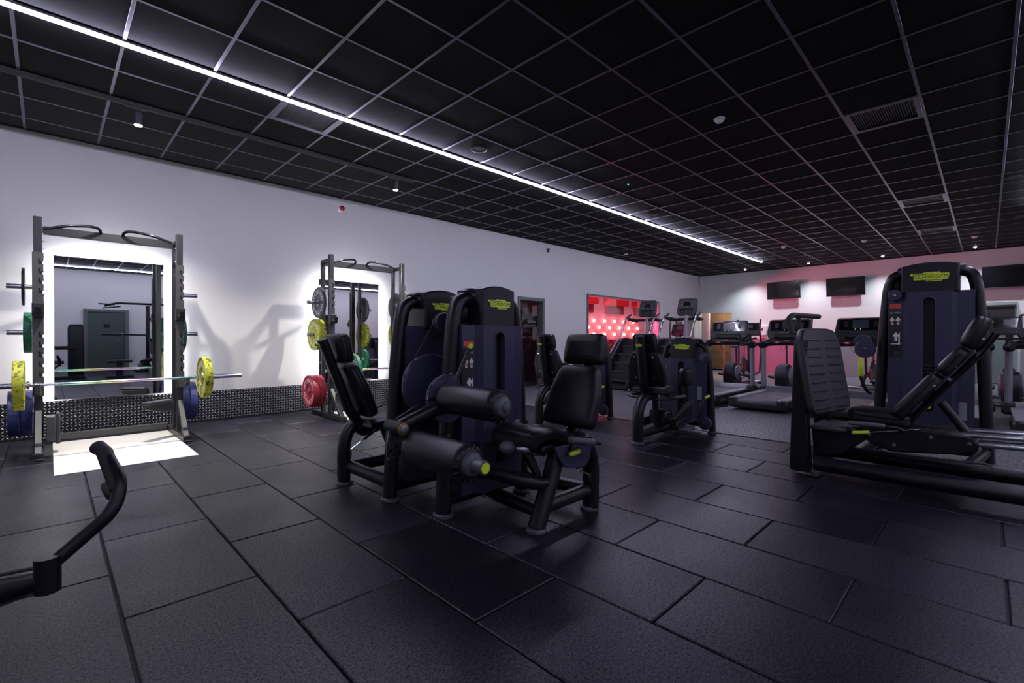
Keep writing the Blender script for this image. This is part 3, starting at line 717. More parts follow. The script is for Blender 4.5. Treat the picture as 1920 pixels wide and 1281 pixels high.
text('lettering', 'Pulse', 0.10, sm_ @ Matrix.Translation((0, 0, 0.002)), white_m, t)
obj('post', MB().cyl((9.345, 1.475, 0.0), (9.345, 1.475, 1.45), 0.02), rubber_m, t)
obj('foot', MB().lathe([(0.2, 0), (0.2, 0.01), (0.03, 0.02)], (9.345, 1.475, 0), (0, 0, 1), 20), rubber_m, t)
t = thing('lobby_board', 'pale framed board on the plum wall behind the glass door', 'board', (9.74, 1.5, 1.2))
obj('board_face', MB().box((9.735, 1.5, 1.55), (0.02, 0.62, 0.95), 0.004), whiteplastic_m, t)
obj('board_edge', MB().box((9.738, 1.5, 1.55), (0.015, 0.70, 1.03), 0.004), mat('red_edge', (0.5, 0.02, 0.05), 0.5), t)
ld = bpy.data.lights.new('lobby_lamp', 'POINT'); ld.energy = 9; ld.color = (1.0, 0.6, 0.75); ld.shadow_soft_size = 0.15
lo = bpy.data.objects.new('lobby_lamp', ld); COL.objects.link(lo); lo.location = (8.3, 1.3, 2.9)

# tiled corridor behind the far wall
wood_m = mat('wood_look_tile', (0.26, 0.165, 0.085), 0.35, var=0.35, vscale=5); greyt_m = mat('grey_striped_tile', (0.20, 0.18, 0.19), 0.35, var=0.3, vscale=8)
cw = struct('wall_corridor', MB().box((19.0, -0.2, 1.3), (0.1, 3.2, 2.8)), mat('tile_grout', (0.10, 0.085, 0.07), 0.8), smooth=False)
tm = mesh_of('wall_tile', MB().box((0, 0, 0), (0.02, 0.592, 0.292), 0.003), smooth=False); tm.materials.append(wood_m)
for i in range(5):
    for j in range(8):
        o = obj('wall_tile', tm, wood_m, cw); o.location = (18.945, -1.6+0.3+0.6*i, 0.15+0.3*j)
cs = struct('wall_corridor_side', MB().box((18.1, WALL_Y+0.35, 1.3), (1.9, 0.1, 2.8)), mat('tile_grout', (0.1, 0.08, 0.07), 0.8), smooth=False)
tm2 = mesh_of('wall_tile', MB().box((0, 0, 0), (0.592, 0.02, 0.292), 0.003), smooth=False); tm2.materials.append(greyt_m)
for i in range(3):
    for j in range(8):
        o = obj('wall_tile', tm2, greyt_m, cs); o.location = (17.55+0.6*i, WALL_Y+0.295, 0.15+0.3*j)
struct('ceiling_corridor', MB().box((18.15, -0.2, 2.62), (1.8, 3.0, 0.06)), stud_m, smooth=False)
struct('floor_corridor', MB().box((18.15, -0.2, -0.03), (1.8, 3.0, 0.06)), speckle_m, smooth=False)
ld = bpy.data.lights.new('corridor_lamp', 'POINT'); ld.energy = 45; ld.color = (1.0, 0.9, 0.8); ld.shadow_soft_size = 0.1
lo = bpy.data.objects.new('corridor_lamp', ld); COL.objects.link(lo); lo.location = (18.1, -0.3, 2.45)
# green door in the far wall
d2 = jamb('door_2', R2[0], R2[1], 0, R2[3], FAR_X+0.065, mat('sage_frame', (0.24, 0.29, 0.27), 0.45), plane='x', w0=0.08)
obj('glazed_leaf', MB().box((FAR_X+0.07, (R2[0]+R2[1])/2, 1.0), (0.04, R2[1]-R2[0]-0.16, 1.97)), mat('sage_glass', (0.16, 0.20, 0.19), 0.15), d2, smooth=False)
obj('roller_blind', MB().box((FAR_X-0.045, (R2[0]+R2[1])/2-0.02, 1.79), (0.02, R2[1]-R2[0]-0.12, 0.30), 0.004), rubber_m, d2)
obj('blind_cassette', MB().box((FAR_X-0.05, (R2[0]+R2[1])/2-0.02, 1.965), (0.06, R2[1]-R2[0]-0.08, 0.06), 0.01), rubber_m, d2)
# green door in the right-hand wall, seen in the mirror
DX = 1.62
d3 = struct('door_3', MB().box((DX-0.55, BACK_Y+0.03, 1.06), (0.10, 0.10, 2.12), 0.005).box((DX+0.55, BACK_Y+0.03, 1.06), (0.10, 0.10, 2.12), 0.005).box((DX, BACK_Y+0.03, 2.07), (1.0, 0.10, 0.10), 0.005), frame_grey_m)
obj('door_leaf', MB().box((DX, BACK_Y+0.03, 1.01), (1.0, 0.05, 2.02), 0.004), green_door_m, d3)
obj('door_sign', MB().box((DX, BACK_Y+0.06, 1.55), (0.16, 0.012, 0.12), 0.003), black_m, d3)
obj('lever_handle', MB().tube(fillet([(DX+0.42, BACK_Y+0.06, 1.03), (DX+0.42, BACK_Y+0.12, 1.03), (DX+0.28, BACK_Y+0.12, 1.03)], 0.02), 0.01), chrome_m, d3)
obj('lock_plate', MB().box((DX+0.42, BACK_Y+0.06, 1.24), (0.05, 0.012, 0.12), 0.004), chrome_m, d3)

# ------------------------------------------------------------------ racks, mirrors, platforms
RX0, RX1, FY, RY = 0.105, 1.245, -0.55, -0.28
def make_rack(label):
    t = thing('power_rack', label, 'power rack', (0.675, -0.45, 0), group='half racks along the left wall')
    for s, x in ((-1, RX0), (1, RX1)):
        p = obj('front_post', MB().box((x, FY, 1.185), (0.062, 0.062, 2.25), 0.004), rack_m, t)
        b = MB()
        for k in range(22): b.cyl((x-s*0.0305, FY, 0.65+0.075*k), (x-s*0.042, FY, 0.65+0.075*k), 0.006, 6)
        obj('bolt_heads', b, chrome_m, p, kind='stuff')
        obj('rear_post', MB().box((x, RY, 1.16), (0.052, 0.052, 2.2), 0.004), rack_m, t)
        obj('top_link', MB().box((x, (FY+RY)/2, 2.235), (0.045, abs(FY-RY)-0.05, 0.05), 0.004), rack_m, t)
        # laser-cut hook plate
        z = 0.62; out = [(0.04, z-0.06)]
        for g, n in ((0.75, 5), (1.56, 4)):
            for k in range(n):
                q = g+0.095*k if g < 1 else g+0.095*k
                out += [(0.04, q), (0.002, q), (0.002, q+0.055), (0.018, q+0.055), (0.018, q+0.026), (0.04, q+0.026)]
        out += [(0.04, 1.96), (-0.04, 1.96), (-0.04, z-0.06)]
        out = [(a if s > 0 else a, c) for a, c in out]
        obj('hook_plate', MB().prism(out, FXZ((x, FY-0.031, 0)), 0, 0.008), rackgrey_m, t, smooth=False)
        ft = obj('base_foot', MB().box((x, -0.46, 0.035), (0.075, 1.02, 0.062), 0.004), rack_m, t)
        obj('foot_pad', MB().box((x, -0.95, 0.009), (0.085, 0.08, 0.018), 0.004), rubber_m, ft)
        br = frame((x, FY, 0), (0, -1, 0), (0, 0, 1))
        obj('foot_brace', MB().prism([(0.031, 0.42), (0.031, 0.33), (0.30, 0.066), (0.38, 0.066)], br, -0.024, 0.024, 0.003), rackgrey_m, t, smooth=False)
        for z in (1.64, 1.18, 0.375):
            h = MB().tube([(x+s*0.026, RY, z), (x+s*0.20, RY, z), (x+s*0.224, RY, z)], [0.0245, 0.0245, 0.0245], n=16)
            h.lathe([(0.036, 0), (0.036, 0.01)], (x+s*0.026, RY, z), (s, 0, 0), 16)
            obj('weight_horn', h, steel_m, t)
        j = MB().box((x, FY-0.045, 1.40), (0.085, 0.10, 0.13), 0.005).box((x, FY-0.11, 1.355), (0.05, 0.06, 0.045), 0.004)
        j.prism([(0.085, 1.33), (0.155, 1.345), (0.175, 1.42), (0.155, 1.42), (0.14, 1.37), (0.085, 1.36)], br, -0.025, 0.025)
        jo = obj('j_hook', j, rack_m, t, smooth=False)
        obj('hook_liner', MB().box((x, FY-0.105, 1.382), (0.052, 0.05, 0.008), 0.002), mat('cream_liner', (0.42, 0.41, 0.36), 0.6), jo)
        a = MB().prism([(0.03, 0.70), (0.03, 0.57), (0.10, 0.57), (0.43, 0.615), (0.46, 0.64), (0.46, 0.70), (0.425, 0.70), (0.425, 0.664), (0.345, 0.664), (0.345, 0.68), (0.10, 0.68)], br, -0.02, 0.02, 0.003)
        obj('spotter_arm', a, rackgrey_m, t, smooth=False)
        # grip of the pull-up bar
        gx = x - s*0.06
        gp = fillet([(x-s*0.035, FY+0.06, 2.205), (gx-s*0.16, RY-0.20, 2.27), (gx-s*0.33, RY-0.13, 2.305), (gx-s*0.41, RY-0.08, 2.30), (gx-s*0.42, RY, 2.245)], 0.05)
        obj('pull_up_grip', MB().tube(gp, 0.015, n=12), chrome_m if False else mat('gloss_black_steel', (0.05, 0.05, 0.055), 0.18, metal=0.9), t)
    obj('crossbar', MB().box(((RX0+RX1)/2, RY, 2.225), (RX1-RX0-0.05, 0.05, 0.085), 0.004), rack_m, t)
    obj('base_bar', MB().box(((RX0+RX1)/2, -0.02, 0.06), (RX1-RX0-0.08, 0.05, 0.07), 0.004), rackgrey_m, t)
    # folding foot step inside the right post and the technique tray inside the left one
    st = obj('step_arm', MB().prism([(0.03, 0.42), (0.03, 0.31), (0.16, 0.31), (0.34, 0.36), (0.34, 0.42)], frame((RX1-0.06, FY, 0), (-0.8, -0.6, 0), (0, 0, 1)), -0.03, 0.03, 0.004), rackgrey_m, t, smooth=False)
    obj('step_pad', MB().loft(rrect(0.30, 0.11, 0.02), frame((RX1-0.22, FY-0.125, 0.42), (-0.8, -0.6, 0), (0.6, -0.8, 0)), [(0.008, -0.02), (0, -0.012), (0, 0.012), (0.008, 0.02)]), dgrey_m, st)
    sl = obj('step_arm', MB().box((RX0+0.085, FY-0.05, 0.24), (0.07, 0.16, 0.24), 0.006).box((RX0+0.05, FY-0.02, 0.12), (0.06, 0.10, 0.05), 0.004), rackgrey_m, t)
    obj('step_pad', MB().box((RX0+0.135, FY-0.06, 0.24), (0.035, 0.13, 0.30), 0.008), dgrey_m, sl)
    return t
rack1 = make_rack('black half rack on the left, with a yellow-plated bar across a lit mirror')
rack2 = dup(rack1, (0.675+2.91, -0.45, 0), 0, 'black half rack farther along the wall, with red and yellow plates stored on its side')

def plate_lathe(R, th):
    h = th/2
    return [(0.026, -h*0.8), (0.05, -h*0.85), (0.055, -h*0.55), (0.10, -h*0.55), (0.108, -h*0.8), (R-0.03, -h*0.8), (R-0.018, -h), (R-0.005, -h), (R, -h+0.006),
            (R, h-0.006), (R-0.005, h), (R-0.018, h), (R-0.03, h*0.8), (0.108, h*0.8), (0.10, h*0.55), (0.055, h*0.55), (0.05, h*0.85), (0.026, h*0.8)]
_LET = {}
def plate(x, y, z, col, th, label, group, R=0.225, face=None, word='WOLVERSON'):
    """bumper plate on an axle along x; face = -1 / 1 gives the side that carries the lettering"""
    t = thing('bumper_plate', label, 'weight plate', (x, y, z), group=group)
    obj('disc', MB().lathe(plate_lathe(R, th), (x, y, z), (1, 0, 0), 40), PLATE_M[col], t)
    obj('hub_ring', MB().lathe([(0.026, -th*0.43), (0.042, -th*0.45), (0.042, th*0.45), (0.026, th*0.43)], (x, y, z), (1, 0, 0), 24), steel_m, t)
    if face:
        n = len(word); rr = R*0.68; ux = Vector((0, face, 0))
        for half in (0, 1):
            b = MB()
            for k, ch in enumerate(word):
                a = PI*half + PI/2 - (k-(n-1)/2)*0.30
                g = text_mesh(ch, 0.075, 0.0004); c_, s_ = math.cos(a), math.sin(a)
                rad = ux*c_ + Vector((0, 0, 1))*s_; tan = ux*s_ - Vector((0, 0, 1))*c_
                b.add(g.v, g.f, frame(Vector((x, y, z)) + Vector((face, 0, 0))*(th/2*0.8+0.001) + rad*rr, tan, rad))
            obj('lettering', b, white_m, t, smooth=False)
    return t
BY, BZ = -0.93, 0.695
def barbell(cx, label, shaft_m):
    t = thing('barbell', label, 'barbell', (cx, BY, BZ-0.014))
    obj('shaft', MB().cyl((cx-0.66, BY, BZ), (cx+0.66, BY, BZ), 0.014), shaft_m, t)
    for s in (-1, 1):
        sl = MB().lathe([(0.014, 0.645), (0.036, 0.65), (0.036, 0.665), (0.025, 0.668), (0.025, 1.075), (0.022, 1.08), (0.008, 1.081)], (cx, BY, BZ), (s, 0, 0), 24)
        obj('sleeve', sl, chrome_m, t)
    return t
barbell(0.70, 'barbell with rainbow-tinted shaft and yellow plates in front of the nearer mirror', rainbow_m)
barbell(3.86, 'chrome barbell with green plates on the farther rack', rainbow_m)
plate(0.70-0.715, BY, BZ, 'yellow', 0.075, 'yellow marbled plate on the left end of the nearer barbell', 'yellow plates on the nearer barbell', face=None)
plate(0.70+0.715, BY, BZ, 'yellow', 0.075, 'yellow marbled plate on the right end of the nearer barbell', 'yellow plates on the nearer barbell', face=-1)
plate(3.86-0.70, BY, BZ, 'green', 0.05, 'green lettered plate on the left end of the farther barbell', 'green plates on the farther barbell', face=-1)
plate(3.86+0.70, BY, BZ, 'green', 0.05, 'green plate on the far end of the farther barbell', 'green plates on the farther barbell')
# plates stored on the nearer rack
G1 = 'plates stored on the nearer rack'; G2 = 'plates stored on the farther rack'
plate(RX0-0.105, RY, 1.64, 'black', 0.022, 'thin black plate on the top left peg of the nearer rack', G1, R=0.19)
plate(RX0-0.075, RY, 1.18, 'green', 0.06, 'green marbled plate on the left side of the nearer rack', G1, R=0.205)
plate(RX0-0.083, RY, 0.375, 'blue', 0.085, 'dark blue plate against the left post of the nearer rack', G1)
plate(RX0-0.172, RY, 0.375, 'blue', 0.085, 'outer dark blue plate on the lower left peg of the nearer rack', G1)
plate(RX1+0.065, RY, 1.18, 'green', 0.045, 'green plate on the right side of the nearer rack', G1, R=0.205)
plate(RX1+0.075, RY, 0.375, 'blue', 0.075, 'dark blue plate against the right post of the nearer rack', G1)
plate(RX1+0.153, RY, 0.375, 'blue', 0.075, 'outer dark blue plate on the lower right peg of the nearer rack', G1)
q = 2.91
plate(RX0+q-0.06, RY, 1.64, 'grey', 0.035, 'grey lettered plate on the top peg of the farther rack', G2, face=-1)
plate(RX0+q-0.063, RY, 1.18, 'yellow', 0.05, 'yellow plate against the left post of the farther rack', G2)
plate(RX0+q-0.116, RY, 1.18, 'yellow', 0.05, 'outer yellow lettered plate on the middle peg of the farther rack', G2, face=-1)
plate(RX0+q-0.083, RY, 0.375, 'red', 0.085, 'red plate against the left post of the farther rack', G2)
plate(RX0+q-0.172, RY, 0.375, 'red', 0.085, 'outer red lettered plate low on the farther rack', G2, face=-1)
plate(RX1+q+0.06, RY, 1.64, 'grey', 0.035, 'grey plate on the right side of the farther rack', G2)
plate(RX1+q+0.065, RY, 1.18, 'yellow', 0.05, 'yellow plate on the right side of the farther rack', G2)

def mirror(x0, x1, z0, z1, label):
    cx, cz = (x0+x1)/2, (z0+z1)/2
    t = thing('wall_mirror', label, 'mirror', (cx, WALL_Y, z0), group='backlit mirrors behind the racks')
    obj('mirror_glass', MB().box((cx, WALL_Y-0.083, cz), (x1-x0, 0.006, z1-z0)), mirror_m, t, smooth=False)
    obj('backing_frame', MB().box((cx, WALL_Y-0.040, cz), (x1-x0-0.10, 0.08, z1-z0-0.10)), whiteplastic_m, t, smooth=False)
    b = MB(); em = 0.012
    for (c, d) in (((x0+0.035, cz), (em, z1-z0-0.06)), ((x1-0.035, cz), (em, z1-z0-0.06)), ((cx, z1-0.035), (x1-x0-0.06, em))): b.box((c[0], WALL_Y-0.055, c[1]), (d[0], 0.030, d[1]))
    obj('edge_light', b, emitter('mirror_edge_glow', (0.93, 0.92, 1.0), MIRROR_GLOW), t, smooth=False)
mirror(0.22, 1.22, 0.43, 2.055, 'tall backlit mirror behind the nearer rack, reflecting a green door')
mirror(3.19, 4.215, 0.43, 2.055, 'tall backlit mirror behind the farther rack')
def platform(cx, label):
    t = thing('lifting_platform', label, 'platform', (cx, -0.8, 0.0), group='white platforms in front of the racks')
    for y0, y1 in ((-1.73, -1.02), (-1.016, -0.06)):
        obj('floor_panel', MB().box((cx, (y0+y1)/2, 0.003), (1.0, y1-y0, 0.006), 0.001), platform_m, t, smooth=False)
platform(0.705, 'white floor panel lit up under the nearer rack'); platform(0.705+2.91, 'white floor panel under the farther rack')

# ------------------------------------------------------------------ strength machines
def plate_slot(b, m, w, z0, z1, sw, s0, s1, d):
    """front plate with a round-ended slot, in local xy of m, at depth d"""
    n = 10; r = sw/2
    up = [(r*math.cos(PI*k/n), s1-r+r*math.sin(PI*k/n)) for k in range(n+1)]
    dn = [(r*math.cos(PI+PI*k/n), s0+r+r*math.sin(PI+PI*k/n)) for k in range(n+1)]
    ou = [(w/2-w*k/n, z1) for k in range(n+1)]; od = [(-w/2+w*k/n, z0) for k in range(n+1)]
    slot = up+dn; outer = ou+od; N = len(slot)
    vs = [(x, y, d) for x, y in slot]+[(x, y, d) for x, y in outer]+[(x*0.88, s0+r+(y-s0-r)*0.985 if y < (s0+s1)/2 else y-0.004, d-0.03) for x, y in slot]
    fs = []
    for i in range(N):
        j = (i+1) % N
        fs.append((i, j, N+j, N+i)); fs.append((i, j, 2*N+j, 2*N+i))
    b.add(vs, fs, m)
def badge(parent, m, w, word='TECHNOGYM', back=False):
    """lime logo plate with dark lettering; m: local xy = face, z = outwards"""
    k = w/0.115
    pts = [(-0.0575, 0.0135), (-0.0575, 0.006), (-0.049, 0.002), (-0.047, -0.013), (-0.014, -0.013), (-0.010, -0.020), (0.036, -0.020), (0.041, -0.014), (0.054, -0.014), (0.0575, 0.0), (0.0575, 0.0105), (0.035, 0.0105), (0.030, 0.0165), (-0.016, 0.0165), (-0.02, 0.0135)]
    bd = obj('logo_badge', MB().prism([(x*k, y*k) for x, y in pts], m, 0, 0.0025, 0.0), lime_m, parent, smooth=False)
    g = text_mesh(word, 0.0185*k, 0.0004); g.v = [(x*0.93, y, z) for x, y, z in g.v]
    obj('logo_lettering', put(g, m @ Matrix.Translation((0.001*k, -0.002*k, 0.003))), ink_m, bd, smooth=False)
    b = MB()
    for (x0, x1, y) in ((-0.050, 0.010, 0.0090), (-0.012, 0.034, -0.0155)): b.box(((x0+x1)/2*k, y*k, 0.0028), ((x1-x0)*k, 0.0022*k, 0.0008), 0, m)
    obj('logo_rules', b, ink_m, bd, smooth=False)
def figure(b, m, x, y, s):
    """small printed pictogram of a standing figure"""
    pts = [(0, .5), (.1, .45), (.1, .33), (.22, .27), (.26, 0), (.19, -.02), (.15, .13), (.12, 0), (.13, -.5), (.02, -.5), (0, -.1), (-.02, -.5), (-.13, -.5), (-.12, 0), (-.15, .13), (-.19, -.02), (-.26, 0), (-.22, .27), (-.1, .33), (-.1, .45)]
    b.prism([(x+p*s, y+q*s) for p, q in pts], m, 0.0021, 0.0025)
def placard(parent, m, word, h):
    """instruction panel: red sticker, title, two body figures, a machine pictogram and a code plate; local origin = top centre"""
    obj('warning_sticker', MB().box((0, -0.022*h, 0.001), (0.075*h, 0.036*h, 0.002), 0, m), redprint_m, parent, smooth=False)
    p = obj('instruction_panel', MB().box((0, -0.25*h, 0.001), (0.088*h, 0.40*h, 0.002), 0, m), print_m, parent, smooth=False)
    text('panel_title', word, 0.016*h, m @ Matrix.Translation((0, -0.078*h, 0.0024)), white_m, p, 0.0003)
    b = MB()
    for x in (-0.02, 0.02): figure(b, m, x*h, -0.145*h, 0.062*h)
    obj('body_figures', b, white_m, p, smooth=False)
    b = MB()
    for x in (-0.02, 0.02): b.box((x*h, -0.155*h, 0.0028), (0.010*h, 0.014*h, 0.0006), 0, m)
    obj('muscle_marks', b, redprint_m, p, smooth=False)
    b = MB(); figure(b, m, 0.005*h, -0.28*h, 0.075*h)
    b.prism([(-0.03*h, -0.345*h), (0.035*h, -0.345*h), (0.035*h, -0.335*h), (-0.03*h, -0.335*h)], m, 0.0021, 0.0025).prism([(0.022*h, -0.335*h), (0.032*h, -0.335*h), (0.032*h, -0.24*h), (0.022*h, -0.26*h)], m, 0.0021, 0.0025)
    obj('machine_pictogram', b, white_m, p, smooth=False)
    obj('code_plate', MB().box((0.016*h, -0.42*h, 0.0024), (0.045*h, 0.04*h, 0.0008), 0, m), dgrey_m, p, smooth=False)

def tower(t, M, hf, ht, H, zs, sw, word, ph=1.0, pin=0.59, foot_h=0.0, slot=(0.30, None), placard_side=-1, pulleys=(), cwid=0.30, tube=(0.046, 0.058)):
    """weight-stack tower in the space of M: arch across local x, front towards local -y.
    hf / ht half spread at foot / shoulder, H height, zs shroud top, sw shroud width"""
    def W(p): return (M @ Vector(p))[:]
    nrm = (M.to_3x3() @ Vector((0, 1, 0)))
    ax = M.to_3x3()
    path = fillet([(-hf, 0, 0.02), (-hf+(hf-ht)*0.55, 0, (H-0.25)*0.72), (-ht, 0, H-0.225), (-ht+0.035, 0, H-0.095), (-ht+0.16, 0, H-0.074), (0, 0, H-0.072), (ht-0.16, 0, H-0.074), (ht-0.035, 0, H-0.095), (ht, 0, H-0.225), (hf-(hf-ht)*0.55, 0, (H-0.25)*0.72), (hf, 0, 0.02)], 0.11, 6)
    obj('arch_frame', MB().tube([W(p) for p in path], tube[0], tube[1], n=18, nrm=nrm), frame_m, t)
    for s in (-1, 1):
        b = MB().lathe([(tube[0]+0.004, 0.0), (tube[0]+0.013, 0.003), (tube[0]+0.013, 0.018), (tube[0]+0.006, 0.026)], (0, 0, 0), (0, 0, 1), 24)
        b.v = [(M @ Matrix.Translation((s*hf, 0, 0)) @ Vector((x, y*(tube[1]+0.013)/(tube[0]+0.013), z)))[:] for x, y, z in b.v]
        obj('foot_cap', b, grey_m, t)
        c = MB()
        for z in (0.20, 0.52): c.add(*[(q.v, q.f) for q in [MB().cyl((s*(hf-0.005), -tube[1]*0.9, z), (s*(hf-0.005), -tube[1]-0.006, z), 0.013, 10)]][0], M)
        obj('frame_bolts', c, rubber_m, t, kind='stuff')
    # shroud
    hw = sw/2; cw = sw*0.26; z0 = 0.13
    prof = [(-hw, -0.085), (-cw-0.035, -0.10), (-cw, -0.145), (cw, -0.145), (cw+0.035, -0.10), (hw, -0.085), (hw, 0.085), (cw, 0.10), (-cw, 0.10), (-hw, 0.085)]
    sh = MB(); n = len(prof)
    vs = [(x, y, z0) for x, y in prof]+[(x, y, zs) for x, y in prof]
    fs = [(i, (i+1) % n, n+(i+1) % n, n+i) for i in range(n) if i != 2]+[tuple(range(n)), tuple(range(n, 2*n))]
    sh.add(vs, fs, M)
    s1 = zs-0.045 if slot[1] is None else slot[1]
    plate_slot(sh, M @ FXZ((0, -0.145, 0)), 2*cw, z0, zs, 0.085, slot[0], s1, 0.0)
    so = obj('shroud', sh, shroud_m, t, angle=20)
    lip = MB(); r = 0.046; nn = 10
    lp = [(r*math.cos(PI*k/nn), -0.146, s1-0.0425+r*math.sin(PI*k/nn)) for k in range(nn+1)]+[(r*math.cos(PI+PI*k/nn), -0.146, slot[0]+0.0425+r*math.sin(PI+PI*k/nn)) for k in range(nn+1)]
    lip.tube([W(p) for p in lp], 0.005, n=6, closed=True)
    obj('slot_rim', lip, shroud_m, so)
    obj('slot_cavity', MB().box((0, -0.075, (slot[0]+s1)/2), (0.12, 0.04, s1-slot[0]+0.06), 0, M), black_m, so, smooth=False)
    ws = MB()
    for k in range(13): ws.box((0, -0.105, slot[0]+0.06+0.031*k), (0.07, 0.018, 0.025), 0.002, M)
    obj('weight_stack', ws, mat('weight_plate_black', (0.016, 0.016, 0.02), 0.4), t, kind='stuff')
    pn = MB().lathe([(0.006, -0.03), (0.006, 0.0), (0.017, 0.003), (0.02, 0.012), (0.015, 0.02), (0.004, 0.021)], (M @ Vector((0, -0.135, pin))), ax @ Vector((0, -1, 0)), 16)
    obj('selector_pin', pn, lime_m, t)
    # head cover
    cwh = cwid/2
    top = [(cwh+0.06-(2*cwh+0.12)*k/12.0) for k in range(13)]
    arc = [(x, H-0.022+0.026*(1-(x/(cwh+0.06))**2)) for x in top]
    def cover(w):
        return [(-w, zs-0.012), (w, zs-0.012), (w, H-0.06)]+[(x*w/(cwh+0.06), y) for x, y in arc]+[(-w, H-0.06)]
    hc = MB().loft(cover(cwh), M @ FXZ((0, 0, 0)), [(0.012, -0.13), (0, -0.12), (0, 0.115), (0.004, 0.132), (0.012, 0.14)])
    ho = obj('head_cover', hc, head_m, t, angle=30)
    for s in (-1, 1):
        e_ = max(cwh+0.02, ht-0.12); sl = [(s*(cwh-0.03), 0, H-0.072), (s*(e_+cwh)/2, 0, H-0.073), (s*e_, 0, H-0.078)]
        obj('tube_sleeve', MB().tube([W(p) for p in sl], [tube[0]+0.020, tube[0]+0.016, tube[0]+0.007], tube[1]+0.024, n=18, nrm=nrm), head_m, ho)
    ub = MB().lathe([(0.02, -0.03), (0.062, -0.028), (0.062, 0.028), (0.02, 0.03)], M @ Vector((placard_side*(cwh+0.055), 0.03, zs+0.085)), ax @ Vector((1, 0, 0)), 20)
    ub.add(*[(q.v, q.f) for q in [MB().box((placard_side*(cwh+0.05), 0.05, zs+0.11), (0.09, 0.07, H-zs-0.09), 0.01)]][0], M)
    obj('upper_pulley', ub, rubber_m, t)
    badge(t, M @ FXZ((0, -0.141, H-0.115 if H < 1.6 else H-0.13)), cwid*0.66)
    bm_ = M @ frame((0, 0.131, H-0.115), (-1, 0, 0), (0, 0, 1))
    badge(t, bm_, cwid*0.6)
    # instruction panel on the side strip of the front
    px = placard_side*(hw+cw+0.035)/2; ang = math.atan2(0.015, hw-cw-0.035)*placard_side
    pm = M @ Matrix.Translation((px, -0.094, zs-0.10)) @ Matrix.Rotation(ang, 4, 'Z') @ frame((0, 0, 0), (1, 0, 0), (0, 0, 1))
    placard(t, pm, word, ph)
    cup = MB().loft(rrect(0.10, 0.06, 0.02), M @ Matrix.Translation((px, -0.13, 0.42)), [(0.002, 0), (0, 0.004), (0, 0.045), (0.006, 0.045), (0.008, 0.01)])
    obj('bottle_cup', cup, head_m, t)
    obj('spec_label', MB().box((-px*0.92, -0.1005, 0.48), (0.055, 0.0015, 0.16), 0, M), mat('pale_label', (0.30, 0.30, 0.33), 0.5), t, smooth=False)
    obj('base_rail', MB().tube([W((-hf, 0, 0.10)), W((hf, 0, 0.10))], 0.04, n=14), frame_m, t)
    for (px_, pz, pr, side) in pulleys:
        o_ = M @ Vector((px_, -0.105, pz)); a_ = ax @ Vector((0, -1, 0))
        po = obj('pulley_cover', MB().lathe([(pr*0.98, 0), (pr, 0.006), (pr, 0.034), (pr*0.94, 0.042), (pr*0.4, 0.046), (0.01, 0.047)], o_, a_, 28), shroud_m, t)
        obj('pulley_bolt', MB().lathe([(0.012, 0.046), (0.012, 0.052), (0.005, 0.053)], o_, a_, 12), chrome_m, po)

def seat_back(name, parent, o, xd, zd, w0, w1, h, th, m=leather_m, r=0.05):
    """backrest cushion: base centre o, width axis xd, up-the-back axis zd; w0 / w1 widths at the bottom / top"""
    poly = round_poly([(-w0/2, 0), (w0/2, 0), (w0/2, h*0.55), (w1/2, h), (-w1/2, h), (-w0/2, h*0.55)], r)
    return obj(name, MB().pad(poly, frame(o, xd, zd), th, 0.018, 0.010), m, parent)

